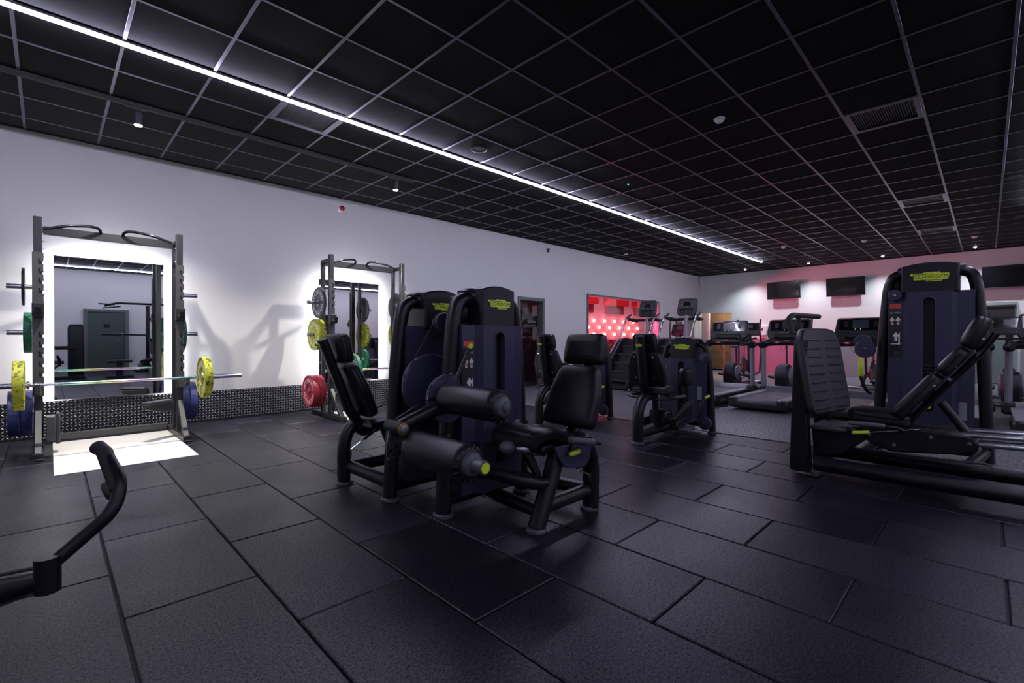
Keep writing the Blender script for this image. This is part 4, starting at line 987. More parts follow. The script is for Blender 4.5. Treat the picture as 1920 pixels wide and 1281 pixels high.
def make_leg_curl(label):
    t = thing('leg_curl_machine', label, 'exercise machine', (2.312, -4.64, 0), group='leg machines standing back to back')
    M = Matrix.Translation((2.312, -4.64, 0))
    tower(t, M, 0.356, 0.275, 1.475, 1.215, 0.545, 'LEG CURL', 0.98)
    Y0, Y1, YC = -4.90, -5.30, -5.10
    # legs and beams
    obj('seat_leg', MB().tube(fillet([(2.21, -5.21, 0.02), (2.36, -5.21, 0.34), (2.40, -5.21, 0.47)], 0.1), 0.047, 0.058, n=16, nrm=(0, 1, 0)), frame_m, t)
    obj('seat_leg', MB().tube(fillet([(2.73, -5.22, 0.02), (2.735, -5.22, 0.30), (2.69, -5.22, 0.44), (2.45, -5.21, 0.50)], 0.16, 8), 0.047, 0.058, n=16, nrm=(0, 1, 0)), frame_m, t)
    for x in (2.205, 2.73):
        b = MB().lathe([(0.052, 0.0), (0.062, 0.003), (0.062, 0.018), (0.055, 0.026)], (x, -5.213, 0), (0, 0, 1), 24); obj('foot_cap', b, grey_m, t)
    obj('floor_beam', MB().tube([(2.24, -5.21, 0.13), (2.72, -5.21, 0.13)], 0.045, n=14), frame_m, t)
    obj('floor_beam', MB().tube([(2.30, -4.66, 0.10), (2.25, -5.20, 0.10)], 0.04, n=14), frame_m, t)
    obj('floor_beam', MB().tube([(2.66, -4.66, 0.12), (2.70, -5.20, 0.14)], 0.045, n=14), frame_m, t)
    obj('support_tube', MB().tube(fillet([(2.00, -4.68, 0.30), (2.06, -4.95, 0.33), (2.20, -5.19, 0.28), (2.33, -5.21, 0.26)], 0.1), 0.042, n=14), frame_m, t)
    # seat
    prof = [(2.12, 0.565), (2.15, 0.592), (2.22, 0.606), (2.30, 0.600), (2.40, 0.560), (2.52, 0.535), (2.62, 0.530), (2.66, 0.515)]
    sb = MB(); N = 9; rows_ = []
    for k, (x, z) in enumerate(prof):
        for i in range(N+1):
            u = -1+2*i/N; w_ = 0.20*(0.90 if k in (0, len(prof)-1) else 1.0); edge = max(0, abs(u)-0.72)/0.28
            rows_.append((x, YC+u*w_, z-0.022*edge**2-(0.010*(1-abs(u)) if 2 < k < 7 else 0)))
    for k, (x, z) in enumerate(prof):
        for i in range(N+1):
            u = -1+2*i/N; rows_.append((x, YC+u*0.185, min(z-0.05, 0.50 if x > 2.35 else z-0.06)))
    K = len(prof); W_ = N+1; fs = []
    for k in range(K-1):
        for i in range(N):
            a = k*W_+i; fs.append((a, a+1, a+W_+1, a+W_)); a += K*W_; fs.append((a, a+W_, a+W_+1, a+1))
    for k in range(K-1):
        for i in (0, N): a = k*W_+i; fs.append((a, a+W_, a+W_+K*W_, a+K*W_))
    for i in range(N):
        for k in (0, K-1): a = k*W_+i; fs.append((a, a+1, a+1+K*W_, a+K*W_))
    sb.add(rows_, fs)
    obj('seat_cushion', sb, leather_m, t, angle=60)
    obj('seat_pan', MB().box((2.42, YC, 0.475), (0.40, 0.30, 0.05), 0.01), frame_m, t)
    obj('side_plate', MB().prism(round_poly([(2.26, 0.50), (2.62, 0.48), (2.60, 0.37), (2.54, 0.33), (2.36, 0.36), (2.30, 0.42)], 0.03), FXZ((0, -5.29, 0)), 0.0, 0.02, 0.004), shroud_m, t, smooth=False)
    # backrest, leaning back towards +x
    up = Vector((0.24, 0, 0.62)).normalized()
    seat_back('backrest_cushion', t, (2.665, YC, 0.535), (0, -1, 0), up, 0.41, 0.30, 0.42, 0.075)
    seat_back('headrest_cushion', t, (2.842, YC, 0.945), (0, -1, 0), Vector((0.12, 0, 0.62)), 0.33, 0.30, 0.215, 0.07, r=0.035)
    obj('backrest_post', MB().tube(fillet([(2.62, YC, 0.46), (2.73, YC, 0.55), (2.95, YC, 1.12)], 0.06), 0.035, 0.05, n=14, nrm=(0, 1, 0)), frame_m, t)
    badge(t, frame((2.985, YC, 1.08), (0, 1, 0), Vector((0.24, 0, 0.62))), 0.09)
    # rollers
    def roller(x, y0, y1, z, R):
        prof_ = [(0.02, 0.0), (R*0.80, 0.002), (R*0.96, 0.015), (R, 0.035)]; L_ = y0-y1
        prof_ += [(R, L_-0.05), (R*0.97, L_-0.03), (R*0.86, L_-0.012), (R*0.74, L_-0.006)]
        r_ = obj('foam_roller', MB().lathe(prof_, (x, y0, z), (0, -1, 0), 32), leather_m, t)
        pl = MB()
        for k in range(16):
            a = 2*PI*k/16
            pl.box((x+R*0.88*math.cos(a), y1+0.010, z+R*0.88*math.sin(a)), (0.004, 0.012, 0.018), 0, None) if False else pl.tube([(x+R*0.98*math.cos(a), y1+0.03, z+R*0.98*math.sin(a)), (x+R*0.84*math.cos(a), y1+0.006, z+R*0.84*math.sin(a))], 0.0035, n=5)
        obj('gathered_pleats', pl, rubber_m, r_, kind='stuff')
        c = MB().lathe([(R*0.66, 0.0), (R*0.66, 0.012), (R*0.58, 0.028), (R*0.30, 0.040), (R*0.26, 0.05), (0.006, 0.055)], (x, y1+0.01, z), (0, -1, 0), 28)
        obj('end_cap', c, grey_m, r_); return r_
    roller(1.905, -4.735, -5.24, 0.765, 0.090)
    rl = roller(1.635, -4.80, -5.31, 0.520, 0.094)
    obj('roller_knob', MB().lathe([(0.034, 0.0), (0.034, 0.06), (0.030, 0.064)], (1.635, -5.345, 0.52), (0, -1, 0), 20), grey_m, rl)
    obj('knob_cap', MB().lathe([(0.026, 0.064), (0.026, 0.068), (0.004, 0.069)], (1.635, -5.345, 0.52), (0, -1, 0), 20), lime_m, rl)
    obj('roller_axle', MB().cyl((1.635, -4.70, 0.52), (1.635, -4.82, 0.52), 0.018), chrome_m, rl)
    # swing arm, pivot discs and cam
    obj('swing_arm', MB().tube([(1.97, -4.74, 0.74), (1.80, -4.74, 0.70), (1.575, -4.745, 0.635)], [0.050, 0.045, 0.036], n=14), frame_m, t)
    pj = obj('arm_joint', MB().cyl((1.56, -4.66, 0.632), (1.56, -4.815, 0.632), 0.036, 20), frame_m, t)
    obj('joint_ring', MB().lathe([(0.034, 0), (0.034, 0.005), (0.029, 0.006)], (1.56, -4.815, 0.632), (0, -1, 0), 24), mat('brass', (0.45, 0.30, 0.14), 0.3, metal=1), pj)
    obj('joint_nut', MB().lathe([(0.023, 0.004), (0.023, 0.012), (0.014, 0.014)], (1.56, -4.815, 0.632), (0, -1, 0), 20), steel_m, pj)
    obj('adjuster_plate', MB().prism(round_poly([(1.545, 0.62), (1.585, 0.62), (1.625, 0.51), (1.61, 0.455), (1.545, 0.445), (1.515, 0.47)], 0.02), FXZ((0, -4.70, 0)), 0, 0.012, 0.003), dgrey_m, t, smooth=False)
    ho = MB()
    for (x, z) in ((1.54, 0.50), (1.565, 0.475), (1.60, 0.48), (1.575, 0.52)): ho.cyl((x, -4.712, z), (x, -4.717, z), 0.010, 10)
    obj('adjuster_holes', ho, chrome_m, t, kind='stuff')
    obj('arm_wire', MB().tube(fillet([(1.93, -4.72, 0.80), (1.72, -4.72, 0.745), (1.545, -4.72, 0.668), (1.518, -4.72, 0.58), (1.512, -4.72, 0.47), (1.53, -4.72, 0.448)], 0.05), 0.004, n=6), chrome_m, t)
    obj('pivot_disc', MB().lathe([(0.02, -0.03), (0.150, -0.028), (0.154, -0.02), (0.154, 0.0), (0.150, 0.008), (0.05, 0.012)], (1.95, -4.70, 0.755), (0, -1, 0), 36), shroud_m, t)
    obj('disc_band', MB().tube([(1.95+0.157*math.cos(a), -4.705, 0.755+0.157*math.sin(a)) for a in [PI*0.45+PI*0.75*k/20 for k in range(21)]], 0.004, n=6), chrome_m, t)
    obj('cam_disc', MB().lathe([(0.03, -0.035), (0.205, -0.033), (0.21, -0.02), (0.21, 0.005), (0.200, 0.018), (0.06, 0.022)], (2.025, -4.40, 0.815), (0, -1, 0), 40), shroud_m, t)
    obj('cam_pulley', MB().lathe([(0.02, -0.03), (0.068, -0.03), (0.072, -0.02), (0.072, 0.012), (0.066, 0.02), (0.01, 0.022)], (2.11, -4.43, 1.235), (0, -1, 0), 28), shroud_m, t)
    obj('cable', MB().tube([(2.04, -4.42, 1.235), (1.825, -4.40, 0.88), (1.815, -4.40, 0.80)], 0.005, n=6).tube([(2.11+0.074*math.cos(a), -4.425, 1.235+0.074*math.sin(a)) for a in [PI*0.35+PI*0.65*k/12 for k in range(13)]], 0.004, n=6), rubber_m, t)
    lv = obj('range_lever', MB().tube([(1.955, -4.76, 0.86), (2.055, -4.78, 1.065)], 0.013, 0.018, n=10, nrm=(0, 1, 0)), frame_m, t)
    obj('lever_tip', MB().capsule((2.052, -4.78, 1.06), (2.068, -4.783, 1.098), 0.017), lime_m, lv)
    # handles and adjusters by the seat
    hb = obj('hand_grip', MB().capsule((2.30, -5.385, 0.548), (2.53, -5.385, 0.50), 0.022, e=0.3), grey_m, t)
    obj('grip_tip', MB().capsule((2.52, -5.385, 0.502), (2.605, -5.385, 0.484), 0.014, e=0.5), rubber_m, hb)
    obj('grip_bracket', MB().tube([(2.34, -5.37, 0.535), (2.40, -5.31, 0.46)], 0.010), frame_m, hb)
    yl = obj('seat_release', MB().cyl((2.455, -5.33, 0.452), (2.48, -5.30, 0.46), 0.017, 12), chrome_m, t)
    obj('release_grip', MB().capsule((2.36, -5.335, 0.446), (2.455, -5.335, 0.450), 0.015, e=0.5), lime_m, yl)
    kn = obj('adjuster_arm', MB().tube([(2.14, -5.10, 0.475), (2.34, -5.16, 0.43)], 0.018, 0.026, n=10), steel_m, t)
    obj('adjuster_bulb', MB().ellipsoid((2.10, -5.08, 0.490), (0.060, 0.045, 0.038)), grey_m, kn)
    obj('gusset', MB().prism([(2.13, 0.46), (2.19, 0.46), (2.32, 0.22), (2.30, 0.20)], FXZ((0, -5.17, 0)), 0, 0.03), frame_m, t, smooth=False)
    gs = obj('gas_strut', MB().cyl((2.44, -5.25, 0.38), (2.55, -5.25, 0.315), 0.011, 10), rubber_m, t)
    obj('strut_rod', MB().cyl((2.54, -5.25, 0.321), (2.67, -5.25, 0.244), 0.005, 8), chrome_m, gs)
    obj('strut_mount', MB().box((2.685, -5.23, 0.22), (0.03, 0.05, 0.07), 0.01), frame_m, gs)
    return t
curl = make_leg_curl('leg curl machine in the centre foreground with two thick padded rollers')
PV = Vector((2.267, -4.392, 0))
ext = dup(curl, (2*PV.x-2.312, 2*PV.y+4.64, 0), PI, 'leg machine directly behind the centre one, seat on its left side towards the racks')

def make_abductor(label):
    t = thing('abductor_machine', label, 'exercise machine', (5.83, -4.43, 0), group='seated thigh machines facing their towers')
    M = Matrix.Translation((5.83, -4.43, 0)) @ Matrix.Rotation(-PI/2, 4, 'Z')
    tower(t, M, 0.325, 0.27, 1.15, 0.885, 0.56, 'ABDUCTOR', 0.72, 0.42, slot=(0.22, 0.855), pulleys=((0.285, 0.91, 0.062, 1), (0.285, 0.13, 0.078, 1)), tube=(0.038, 0.048))
    YC = -4.43
    obj('seat_column', MB().tube(fillet([(4.68, YC, 0.02), (4.68, YC, 0.36), (4.80, YC, 0.50), (5.02, YC, 0.50)], 0.15, 8), 0.05, 0.06, n=18, nrm=(0, 1, 0)), frame_m, t)
    obj('foot_cap', MB().lathe([(0.062, 0), (0.072, 0.003), (0.072, 0.018), (0.06, 0.026)], (4.68, YC, 0), (0, 0, 1), 24), grey_m, t)
    obj('backrest_post', MB().tube(fillet([(4.90, YC, 0.47), (4.80, YC, 0.60), (4.735, YC, 1.00), (4.72, YC, 1.16)], 0.1), 0.042, 0.055, n=16, nrm=(0, 1, 0)), frame_m, t)
    seat_back('backrest_cushion', t, (4.855, YC, 0.60), (0, 1, 0), Vector((-0.10, 0, 0.6)), 0.44, 0.32, 0.39, 0.075)
    seat_back('headrest_cushion', t, (4.79, YC, 0.985), (0, 1, 0), Vector((-0.06, 0, 0.6)), 0.28, 0.25, 0.20, 0.085, r=0.04)
    badge(t, frame((4.685, YC, 1.06), (0, -1, 0), Vector((-0.08, 0, 0.6))), 0.085)
    bo = MB()
    for (y, z, x) in ((-0.11, 0.70, 4.832), (0.11, 0.70, 4.832), (-0.11, 0.93, 4.80), (0.11, 0.93, 4.80), (-0.07, 1.06, 4.775), (0.07, 1.06, 4.775)): bo.cyl((x-0.014, YC+y, z), (x+0.006, YC+y, z), 0.009, 10)
    obj('cushion_bolts', bo, chrome_m, t, kind='stuff')
    poly = round_poly([(0, -0.20), (0.40, -0.17), (0.46, -0.10), (0.46, 0.10), (0.40, 0.17), (0, 0.20)], 0.05)
    obj('seat_cushion', MB().pad(poly, frame((4.86, YC, 0.525), (1, 0, -0.03), (0, 1, 0)), 0.07, 0.02, 0.008), leather_m, t)
    for s in (-1, 1):
        h = obj('hand_grip', MB().capsule((5.00, YC+s*0.25, 0.49), (5.26, YC+s*0.25, 0.485), 0.020, e=0.4), grey_m, t)
        obj('grip_bracket', MB().tube(fillet([(4.88, YC+s*0.10, 0.47), (4.88, YC+s*0.25, 0.485), (5.02, YC+s*0.25, 0.49)], 0.04), 0.014), frame_m, h)
        # thigh pad on its swing arm
        kp = obj('thigh_pad', MB().loft(rrect(0.17, 0.20, 0.05, 5), frame((5.40, YC+s*0.19, 0.69), (1, 0, 0), (0, 0, 1)), [(0.03, -0.055), (0.008, -0.045), (0, -0.03), (0, 0.03), (0.008, 0.045), (0.03, 0.055)]), leather_m, t)
        obj('pad_post', MB().tube(fillet([(5.40, YC+s*0.19, 0.60), (5.40, YC+s*0.20, 0.30), (5.30, YC+s*0.12, 0.19)], 0.05), 0.032, 0.024, n=12), frame_m, kp)
        obj('leg_bar', MB().capsule((5.02, YC+s*0.22, 0.24), (5.34, YC+s*0.30, 0.44), 0.028, e=0.4), rubber_m, t)
        fr = obj('foot_rest', MB().box((5.24, YC+s*0.26, 0.13), (0.26, 0.12, 0.03), 0.01), grey_m, t)
        obj('rest_bracket', MB().box((5.16, YC+s*0.20, 0.17), (0.16, 0.10, 0.10), 0.012), frame_m, fr)
        lv = obj('range_lever', MB().tube(fillet([(5.10, YC+s*0.30, 0.20), (5.25, YC+s*0.36, 0.22), (5.36, YC+s*0.40, 0.42), (5.45, YC+s*0.40, 0.47)], 0.06), 0.012), frame_m, t)
        obj('lever_grip', MB().capsule((5.43, YC+s*0.40, 0.462), (5.55, YC+s*0.40, 0.478), 0.016, e=0.6), lime_m, lv)
    obj('floor_beam', MB().tube([(4.70, YC, 0.10), (5.80, YC, 0.10)], 0.045, n=14), frame_m, t)
    obj('seat_strut', MB().tube([(5.05, YC, 0.50), (5.10, YC, 0.12)], 0.035, n=12), frame_m, t)
    obj('hip_block', MB().box((5.18, YC, 0.24), (0.16, 0.22, 0.16), 0.02), frame_m, t)
    return t
abd = make_abductor('abductor machine with its own tower right of centre, seat seen from behind')
add_ = dup(abd, (5.83, -3.0, 0), 0, 'second thigh machine, mostly hidden behind the centre machine\'s backrest')

def make_leg_press():
    t = thing('leg_press_machine', 'tall leg press machine on the right with a ribbed footplate', 'exercise machine', (6.14, -6.68, 0))
    M = Matrix.Translation((6.14, -6.68, 0)) @ Matrix.Rotation(-PI/2, 4, 'Z')
    tower(t, M, 0.395, 0.315, 1.845, 1.575, 0.61, 'LEG PRESS', 1.15, 0.50, slot=(0.45, 1.52), pulleys=((-0.25, 1.555, 0.055, -1),), cwid=0.41)
    for (y, z, dx, r_) in ((-6.20, 1.03, 0.0, 0.088), (-6.17, 1.10, 0.07, 0.075)):
        p = obj('pulley_cover', MB().lathe([(r_*0.98, 0), (r_, 0.006), (r_, 0.03), (r_*0.94, 0.038), (0.012, 0.042)], (6.03+dx, y, z), (-1, 0, 0), 28), shroud_m, t)
        obj('pulley_bolt', MB().lathe([(0.012, 0.042), (0.012, 0.048), (0.004, 0.049)], (6.03+dx, y, z), (-1, 0, 0), 12), chrome_m, p)
    lv = obj('start_lever', MB().tube(fillet([(5.90, -6.26, 0.60), (5.82, -6.24, 0.63), (5.80, -6.20, 0.75), (5.80, -6.20, 0.80)], 0.05), 0.014), frame_m, t)
    obj('lever_grip', MB().capsule((5.80, -6.20, 0.765), (5.80, -6.20, 0.945), 0.021, e=0.5), lime_m, lv)
    XC = 4.92
    for x in (4.62, 5.23): obj('floor_beam', MB().tube([(x, -6.08, 0.12), (x, -8.0, 0.12)], 0.062, 0.058, n=16), frame_m, t)
    obj('rear_crossbar', MB().tube([(4.55, -7.95, 0.10), (6.14, -7.95, 0.10)], 0.055, n=14), frame_m, t)
    obj('tower_link', MB().tube([(5.23, -6.95, 0.12), (6.10, -7.05, 0.12)], 0.045, n=14), frame_m, t)
    obj('tower_link', MB().tube([(5.23, -6.28, 0.12), (6.10, -6.30, 0.12)], 0.045, n=14), frame_m, t)
    # footplate column
    up = Vector((0, 0.17, 1.0)).normalized()
    for x in (4.70, 5.14):
        obj('footplate_column', MB().prism(round_poly([(-0.09, 0), (0.06, 0), (0.035, 0.55), (0.03, 1.10), (-0.06, 1.10)], 0.03), frame((x, -5.975 if x < 5 else -6.045, 0.02), (0, -1, 0), up), -0.055, 0.055, 0.012), frame_m, t)
        obj('foot_cap', MB().box((x, -6.02, 0.012), (0.14, 0.16, 0.024), 0.01), grey_m, t)
    FM = frame((XC+0.02, -6.13, 0.50), (1, -0.22, 0), (0, 0.17, 1.0))
    poly = round_poly([(-0.345, 0.0), (0.345, 0.0), (0.345, 0.62), (0.26, 0.735), (-0.26, 0.735), (-0.345, 0.62)], 0.09, 6)
    fpd = obj('footplate', MB().loft(poly, FM, [(0.02, -0.045), (0.004, -0.03), (0, -0.01), (0.012, 0.0)]), frame_m, t)
    obj('footplate_mat', MB().loft(inset(poly, 0.012), FM, [(0, 0.0), (0, 0.012), (0.006, 0.02)]), dgrey_m, fpd)
    me = None
    for c in (-0.165, 0.165):
        for k in range(9):
            if me is None: me = None
            b = MB().capsule((-0.12, 0, 0), (0.12, 0, 0), 0.011, n=8); b2 = put(b, FM @ Matrix.Translation((c, 0.05+0.072*k, 0.018)))
            obj('tread_rib', b2, dgrey_m, fpd)
    obj('top_handle', MB().tube(fillet([(4.66, -5.90, 1.18), (4.66, -5.87, 1.30), (4.74, -5.88, 1.335), (5.45, -5.92, 1.345)], 0.07), 0.024, n=12), rubber_m, t)
    obj('handle_post', MB().tube(fillet([(4.92, -5.89, 1.20), (4.92, -5.88, 1.34)], 0.05), 0.020), rubber_m, t)
    # seat carriage
    rails = [(x, z) for x in (4.80, 5.04) for z in (0.43, 0.37)]
    for (x, z) in rails: obj('guide_rail', MB().cyl((x, -6.30, z-0.0), (x, -7.97, z+0.06), 0.022, 14), chrome_m, t)
    obj('rail_stand', MB().box((XC, -7.93, 0.27), (0.34, 0.07, 0.36), 0.015), frame_m, t)
    obj('rail_stand', MB().prism(round_poly([(6.02, 0.40), (6.30, 0.42), (6.42, 0.36), (6.25, 0.20), (6.04, 0.14)], 0.03), frame((4.76, 0, 0), (0, -1, 0), (0, 0, 1)), -0.32, 0.0, 0.01) if True else MB(), frame_m, t)
    cg = MB().prism(round_poly([(6.34, 0.47), (6.98, 0.455), (7.03, 0.41), (7.02, 0.35), (6.90, 0.31), (6.55, 0.27), (6.40, 0.33)], 0.03), frame((4.74, 0, 0), (0, -1, 0), (0, 0, 1)), -0.36, 0.0, 0.012)
    co = obj('seat_carriage', cg, frame_m, t)
    bo = MB()
    for (y, z) in ((-6.98, 0.405), (-6.57, 0.33), (-6.42, 0.39), (-6.78, 0.42)): bo.cyl((4.742, y, z), (4.728, y, z), 0.013, 10)
    obj('carriage_bolts', bo, chrome_m, co, kind='stuff')
    obj('step_plate', MB().box((XC, -6.15, 0.395), (0.46, 0.26, 0.03), 0.008), dgrey_m, t)
    rb = MB()
    for k in range(7): rb.box((XC-0.19+0.065*k, -6.15, 0.412), (0.02, 0.22, 0.006), 0.002, None)
    obj('step_grooves', rb, grey_m, t, kind='stuff')
    poly = round_poly([(-0.19, 0), (0.19, 0), (0.17, 0.34), (0.11, 0.40), (-0.11, 0.40), (-0.17, 0.34)], 0.06)
    obj('seat_cushion', MB().pad(poly, frame((XC, -6.66, 0.475), (1, 0, 0), (0, 1, 0.02)), 0.085, 0.02, 0.012), leather_m, t)
    bd = Vector((0, -0.57, 0.78)).normalized()
    o0 = Vector((XC, -6.60, 0.50))
    for nm, a, w0, w1, h, th, sh in (('backrest_cushion', 0.02, 0.42, 0.36, 0.40, 0.085, 0.0), ('back_cushion', 0.44, 0.35, 0.33, 0.22, 0.085, 0.0), ('headrest_cushion', 0.68, 0.32, 0.28, 0.235, 0.095, 0.0)):
        d_ = bd if nm != 'headrest_cushion' else Vector((0, -0.36, 0.80)).normalized()
        seat_back(nm, t, o0+bd*a, (-1, 0, 0), d_, w0, w1, h, th, r=0.04)
    for x in (XC-0.09, XC+0.09): obj('backrest_post', MB().tube(fillet([(x, -6.62, 0.45), (x, -6.665, 0.53), (x, -7.035, 1.04), (x, -7.105, 1.17)], 0.06), 0.022, 0.03, n=12, nrm=(1, 0, 0)), frame_m, t)
    obj('back_strut', MB().tube([(XC, -6.82, 0.66), (XC, -6.96, 0.45)], 0.028, n=12), frame_m, t)
    bo = MB()
    for a in (0.10, 0.34, 0.52, 0.76):
        p = o0+bd*a+Vector((0, -0.005, 0.02)); s_ = 0.20 if a < 0.4 else 0.165
        bo.cyl((XC-s_+0.02, p.y+0.01, p.z), (XC-s_-0.008, p.y+0.01, p.z), 0.009, 10)
    obj('cushion_bolts', bo, chrome_m, t, kind='stuff')
    for s in (-1, 1):
        h = obj('hand_grip', MB().capsule((XC+s*0.27, -6.30, 0.475), (XC+s*0.27, -6.53, 0.475), 0.018, e=0.4), grey_m, t)
        obj('grip_bracket', MB().tube(fillet([(XC+s*0.27, -6.50, 0.475), (XC+s*0.27, -6.60, 0.47), (XC+s*0.16, -6.62, 0.44)], 0.04), 0.014), frame_m, h)
    yl = obj('seat_release', MB().tube([(XC-0.20, -6.72, 0.47), (XC-0.24, -6.42, 0.41)], 0.007), chrome_m, t)
    obj('release_grip', MB().capsule((XC-0.24, -6.43, 0.412), (XC-0.255, -6.32, 0.395), 0.014, e=0.5), lime_m, yl)
    obj('stop_rod', MB().tube(fillet([(4.74, -6.60, 0.265), (4.74, -7.08, 0.275), (4.72, -7.10, 0.235)], 0.02), 0.008), dgrey_m, t)
    return t
make_leg_press()

# ------------------------------------------------------------------ cardio machines (all face the far wall, +x)
TX = 7.97
def make_treadmill(label):
    """rear edge at x = 0, centre line y = 0"""
    t = thing('treadmill', label, 'treadmill', (0, 0, 0), group='treadmills in a row facing the far wall')
    def part(n, b, m, p=None, **k): return obj(n, b, m, p or t, local=True, **k)
    sd = frame((0, 0, 0), (1, 0, 0), (0, 0, 1))
    part('deck', MB().prism(round_poly([(0.0, 0.05), (0.10, 0.03), (1.95, 0.03), (2.05, 0.07), (2.05, 0.17), (0.04, 0.17), (0.0, 0.13)], 0.02), sd, -0.40, 0.40, 0.01), mat('treadmill_black', (0.012, 0.012, 0.014), 0.4), smooth=False)
    part('running_belt', MB().box((0.80, 0, 0.176), (1.50, 0.54, 0.014), 0.006), belt_m)
    part('rear_roller', MB().cyl((0.045, -0.275, 0.135), (0.045, 0.275, 0.135), 0.045, 16), belt_m)
    for s in (-1, 1):
        r = part('side_rail', MB().box((0.82, s*0.345, 0.185), (1.52, 0.13, 0.03), 0.008), alu_m if False else mat('rail_grey', (0.26, 0.26, 0.29), 0.4, metal=0.2))
        part('rail_end', MB().box((0.05, s*0.36, 0.125), (0.12, 0.14, 0.15), 0.02), mat('treadmill_black', (0.012, 0.012, 0.014), 0.4), r)
        tx = text_mesh('LifeFitness', 0.055, 0.0005)
        fm = frame((0.36, -0.411, 0.10), (1, 0, 0), (0, 0, 1)) if s < 0 else frame((0.36, 0.411, 0.10), (-1, 0, 0), (0, 0, 1))
        part('side_lettering', put(tx, fm), mat('grey_print', (0.30, 0.30, 0.33), 0.5), r, smooth=False)
        pf = part('post_foot', MB().box((1.74, s*0.42, 0.17), (0.24, 0.15, 0.16), 0.03), rubber_m)
        part('post', MB().tube([(1.75, s*0.425, 0.22), (1.70, s*0.425, 1.00)], 0.068, 0.04, n=14, nrm=(0, 1, 0)), alu_m)
        part('side_handle', MB().tube(fillet([(1.72, s*0.425, 1.02), (1.52, s*0.42, 1.04), (1.22, s*0.40, 1.03)], 0.06), 0.033, 0.03, n=12), rubber_m)
        part('post_head', MB().box((1.70, s*0.425, 1.02), (0.20, 0.12, 0.12), 0.03), head_m)
        part('grab_bar', MB().tube(fillet([(1.70, s*0.40, 1.08), (1.55, s*0.26, 1.13), (1.62, s*0.18, 1.18)], 0.05), 0.016), rubber_m)
    part('motor_cover', MB().prism(round_poly([(1.58, 0.17), (1.60, 0.21), (1.68, 0.27), (1.95, 0.25), (2.06, 0.15), (2.0, 0.10)], 0.03), sd, -0.37, 0.37, 0.012), mat('cover_grey', (0.10, 0.10, 0.115), 0.35))
    part('cross_beam', MB().tube(fillet([(1.69, -0.42, 1.05), (1.66, -0.2, 1.07), (1.66, 0.2, 1.07), (1.69, 0.42, 1.05)], 0.12), 0.055, 0.06, n=14), head_m)
    tilt = Vector((0.30, 0, 1.0)).normalized(); CM = frame((1.66, 0, 1.14), (0, -1, 0), tilt)
    poly = round_poly([(-0.33, 0.0), (0.33, 0.0), (0.36, 0.10), (0.33, 0.36), (-0.33, 0.36), (-0.36, 0.10)], 0.04)
    c = part('console', MB().loft(poly, CM, [(0.03, -0.06), (0, -0.04), (0, 0.0), (0.012, 0.012)]), head_m)
    part('console_face', MB().loft(round_poly([(-0.30, 0.14), (0.30, 0.14), (0.305, 0.33), (-0.305, 0.33)], 0.02), CM, [(0, 0.012), (0.002, 0.015)]), screen_m, c)
    part('screen', MB().box((0, 0.245, 0.0165), (0.22, 0.14, 0.003), 0, CM), mat('lcd_grey', (0.05, 0.055, 0.065), 0.2), c, smooth=False)
    part('screen_bezel_print', MB().box((0.20, 0.245, 0.0165), (0.06, 0.10, 0.003), 0, CM).box((-0.20, 0.245, 0.0165), (0.06, 0.10, 0.003), 0, CM), print_m, c, smooth=False)
    kb = MB()
    for k in range(7): kb.box((-0.12+0.04*k, 0.105, 0.014), (0.022, 0.014, 0.004), 0.001, CM)
    part('keypad', kb, mat('key_grey', (0.13, 0.13, 0.14), 0.4), c, kind='stuff')
    lm = MB()
    for k in range(2): lm.box((-0.07+0.07*k, 0.158, 0.017), (0.012, 0.007, 0.003), 0, CM)
    part('status_lights', lm, emitter('status_green', (0.1, 1.0, 0.45), 1.2), c, smooth=False, kind='stuff')
    part('red_strip', MB().box((-0.22, 0.338, 0.014), (0.20, 0.014, 0.004), 0, CM), mat('salmon_strip', (0.55, 0.12, 0.08), 0.4), c, smooth=False)
    part('tray', MB().loft(rrect(0.46, 0.06, 0.02), CM @ Matrix.Translation((0, 0.05, 0)), [(0, 0.01), (0, 0.03), (0.008, 0.03), (0.01, 0.018)]), rubber_m, c)
    part('stop_button', MB().box((1.595, 0.0, 1.095), (0.02, 0.07, 0.03), 0.005), redprint_m)
    st = part('beam_sticker', MB().box((1.602, 0.17, 1.065), (0.004, 0.085, 0.028)), redprint_m, None, smooth=False)
    part('sticker_mark', MB().box((1.5995, 0.17, 1.065), (0.002, 0.022, 0.022)), white_m, st, smooth=False)
    cd_ = part('safety_cord', MB().tube([(1.60, 0.02+0.10*k/8, 1.02-0.11*math.sin(PI*k/8)) for k in range(9)], 0.0035, n=5), rubber_m)
    return t
tm_labels = ['treadmill nearest the red studio, leftmost of the row', 'second treadmill from the left, its rear end fully in view', 'treadmill behind the ribbed footplate of the leg press',
             'treadmill hidden behind the leg press tower', 'treadmill at the right edge beyond the leg press backrest']
tr0 = make_treadmill(tm_labels[0]); tr0.location = (TX, -3.50, 0); MW[tr0.name] = Matrix.Translation(tr0.location)
for k in range(1, 5): dup(tr0, (TX, -3.50-1.05*k, 0), 0, tm_labels[k])

